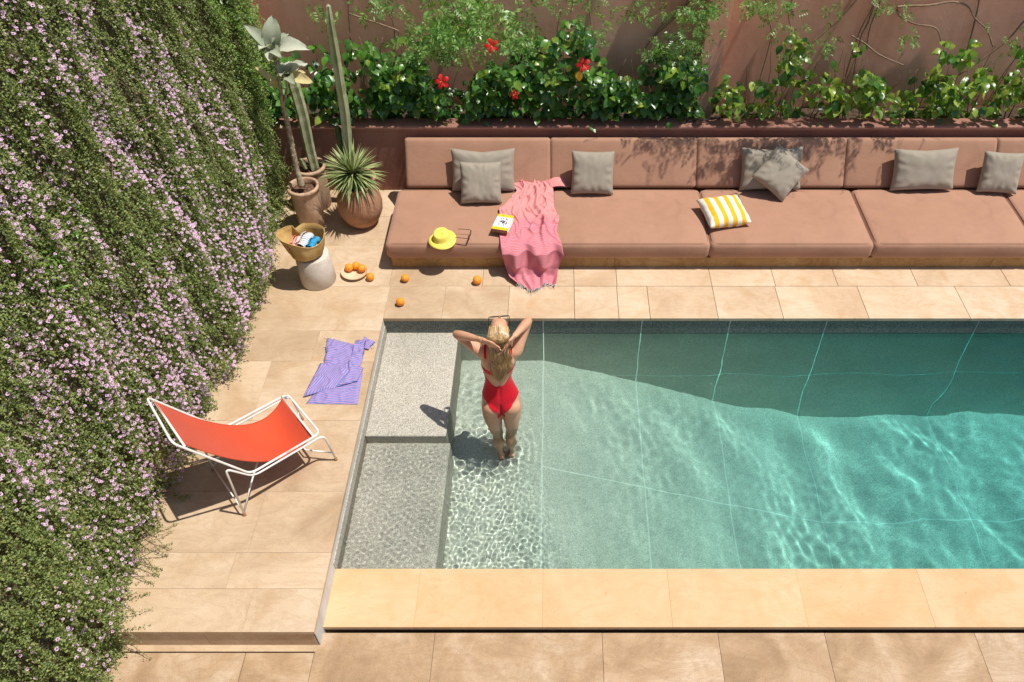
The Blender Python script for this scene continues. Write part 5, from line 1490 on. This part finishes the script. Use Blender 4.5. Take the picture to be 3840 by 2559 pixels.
# spine groove and the fold under the seat
gx = np.exp(-((co[:, 0]+.483+.02*(co[:, 2]-.35))/.016)**2)*(co[:, 1] < 4.33)*smooth(.16, .26, co[:, 2])*(1-smooth(.60, .70, co[:, 2]))
co[:, 1] += .008*gx
gc_ = np.exp(-((co[:, 0]+.480)/.010)**2)*(co[:, 1] < 4.33)*smooth(.01, .05, co[:, 2])*(1-smooth(.13, .19, co[:, 2])); co[:, 1] += .016*gc_
bme.vertices.foreach_set('co', co.astype(np.float32).ravel()); bme.update()
for p in bme.polygons: p.use_smooth = True
bo = link('body', bme, M['skin'], wom); bo.cycles.is_caustics_receiver = True
# swimsuit: a close shell over the body, cut to the suit's lines
bme.calc_loop_triangles() if False else None
no = np.empty(nv*3, np.float32); bme.vertex_normals.foreach_get('vector', no); no = no.reshape(-1, 3)
dx = co[:, 0] + .480 + .03*np.clip(co[:, 2]-.1, -.2, .6)*0
adx = np.abs(co[:, 0] + .482); back = co[:, 1] < 4.345
topb = .345 + .115*np.clip((np.abs(co[:, 0]+.491)-.01)/.10, 0, 1)**1.6
legb = .028 + .175*np.clip(adx/.145, 0, 1)**.85
legf = -.02 + .24*np.clip(adx/.13, 0, 1)**1.3
low = np.where(back, (co[:, 2] < topb) & (co[:, 2] > legb), (co[:, 2] < .60+.04*np.cos(adx*30)) & (co[:, 2] > legf))
crotch = (adx < .032) & (co[:, 2] > -.03) & (co[:, 2] < .06)
inleg = (adx > .02) | (co[:, 2] > .0)
armz = (co[:, 0] < -.625) | (co[:, 0] > -.335)
strap_ = (co[:, 2] > .490+.012*np.abs(co[:, 0]+.48)/.1) & (co[:, 2] < .534+.02*np.abs(co[:, 0]+.48)/.1) & back
sh_ = (np.abs(co[:, 0]+.572) < .013) & (co[:, 2] > np.where(back, .67, .5)) & (co[:, 2] < .80); sh2_ = (np.abs(co[:, 0]+.372) < .013) & (co[:, 2] > np.where(back, .67, .5)) & (co[:, 2] < .80)
low = (low & (co[:, 2] < .62)) | crotch
selv = (low | strap_ | sh_ | sh2_) & ~(armz & (co[:, 2] > .55)) & (co[:, 2] < .80)
fv = np.array([p.vertices[:] for p in bme.polygons if len(p.vertices) == 4], np.int32)
fs_ = fv[selv[fv].all(1)]
used, invx = np.unique(fs_.ravel(), return_inverse=True)
sm = mesh_np('swimsuit', co[used] + no[used]*.0032, invx.reshape(-1, 4), True)
so_ = link('swimsuit', sm, M['red'], wom)
md = so_.modifiers.new('edge', 'SMOOTH'); md.factor = .5; md.iterations = 3
md = so_.modifiers.new('thickness', 'SOLIDIFY'); md.thickness = .003; md.offset = -.6
# hair: strands combed from the parting over the crown and down the back
k = N('blonde_hair')
c = k.ramp(k.math('FRACT', k.math('ADD', k.island(), 0)), [(0, (.12,.06,.022)), (.3, (.32,.18,.065)), (.65, (.56,.36,.15)), (1, (.76,.56,.30))])
lenf = k.sep(k.c.outputs['Object'])[2]
k.col(c); k.set(rough=.35, spec=.5); M['hair'] = k.m
SP, SF, b = [], [], 0
hr = random.Random(5)
for i in range(1900):
    side = -1 if i % 2 else 1
    # root on the scalp
    f = hr.random(); lat = side*(.003 + .072*hr.random()**1.1)
    yroot = .026 - .116*f + hr.gauss(0, .004)
    zr = math.sqrt(max(.0001, 1-(lat/.080)**2-((yroot+.008)/.098)**2))*.094+.012
    p0 = H(lat, yroot, zr+.003)
    # over the crown, behind the neck, down the back
    lx = lat*(.80+.30*hr.random())
    back_y = 4.262 - .024*math.cos(lx/.075*1.4) + hr.gauss(0, .006)
    q1 = H(lat*1.12, -.098*(1-.35*(lat/.08)**2) + hr.gauss(0, .003), .0 + .035*hr.random()) if yroot > -.09 else H(lat*1.1, -.106, .0)
    mid0 = H(lat*1.10, (yroot-.11)*.5-.01, zr*.62+.055)
    zend = .43 + .19*hr.random()**1.3 + 1.5*abs(lx)*hr.random()
    xc = -.452
    flare = (.82 + .25*hr.random()) if hr.random() > .07 else 1.25
    q2 = Vector((xc+lx*1.02, back_y - .002, .775)); q3 = Vector((xc+lx*.98+hr.gauss(0, .006), 4.250+hr.gauss(0, .006), .69)); q4 = Vector((xc-.006+lx*flare+hr.gauss(0, .010), 4.243+hr.gauss(0, .008), .60)); q5 = Vector((xc-.022+lx*flare*.50+hr.gauss(0, .012), 4.246+hr.gauss(0, .008), zend))
    pts = catm([p0, mid0, q1, q2, q3, q4, q5] if zend < .58 else [p0, mid0, q1, q2, q3, q5], 4)
    w0 = hr.uniform(.0008, .0018); n_ = len(pts); wav = hr.uniform(0, 6.28); am = hr.uniform(.001, .005)
    for j, p in enumerate(pts):
        t_ = j/(n_-1); p = np.array(p); p[0] += am*(1+.8*t_)*math.sin(wav+t_*13)*t_; p[1] += .008*noise.noise(Vector((p[0]*60, t_*5, 3)))*t_; w = w0*(1-.75*t_**3)
        SP += [(p[0]-w, p[1], p[2]), (p[0], p[1]-w*.8, p[2]), (p[0]+w, p[1], p[2])]
    for j in range(n_-1):
        a = b+j*3; SF += [(a, a+1, a+4, a+3), (a+1, a+2, a+5, a+4)]
    b += n_*3
ho_ = link('hair', mesh_np('hair', np.array(SP), np.array(SF), True), M['hair'], wom); ho_['kind'] = 'stuff'
# sunglasses on the face, bracelet on the left wrist
class _G: pass
gg = bpy.data.objects.new('sunglasses', None); col.objects.link(gg); gg.parent = wom; gg.matrix_parent_inverse = ivw
gpos = H(0, .107, .004); ax_ = Vector((1, 0, .10)); ay_ = (hrot @ Vector((0, 1, 0))); az_ = (hrot @ Vector((0, 0, 1)))
_link = link
def link(name, me, mat=None, parent=None, mats=None):
    o = _link(name, me, mat, parent, mats)
    if parent is gg: o.matrix_parent_inverse = Matrix.Identity(4)
    return o
glasses(gg, gpos, ax_, ay_, az_, w=.158, tl_=.115, hgt=.05)
link = _link
br = bmesh.new(); wd = (wrL-elL).normalized(); u_, v_ = frame_for(wd); cb = elL.lerp(wrL, .93)
add_tube(br, [cb + (u_*math.cos(a)+v_*math.sin(a))*.0245 for a in [2*math.pi*i/24 for i in range(25)]], .0011, 5, False)
M['gold'] = simple('gold_chain', (.7,.45,.15), (.8,.55,.2), 20, .3, 0, metal=1.0)
link('bracelet', mesh_bm('bracelet', br, True), M['gold'], wom)
for o in wom.children:
    if o.type == 'MESH': o.cycles.is_caustics_receiver = True

# ================================================================ parenting: children were modelled in world space
for o in list(bpy.data.objects):
    if o.parent is not None and o.type == 'MESH' and o.matrix_parent_inverse == Matrix.Identity(4) and o.matrix_basis == Matrix.Identity(4):
        p = o.parent
        if p.type == 'EMPTY' and p.name.split('.')[0] not in ('book', 'sunglasses'):
            o.matrix_parent_inverse = Matrix.Translation(-Vector(p.location))
# lamps and camera are set at the top of the file
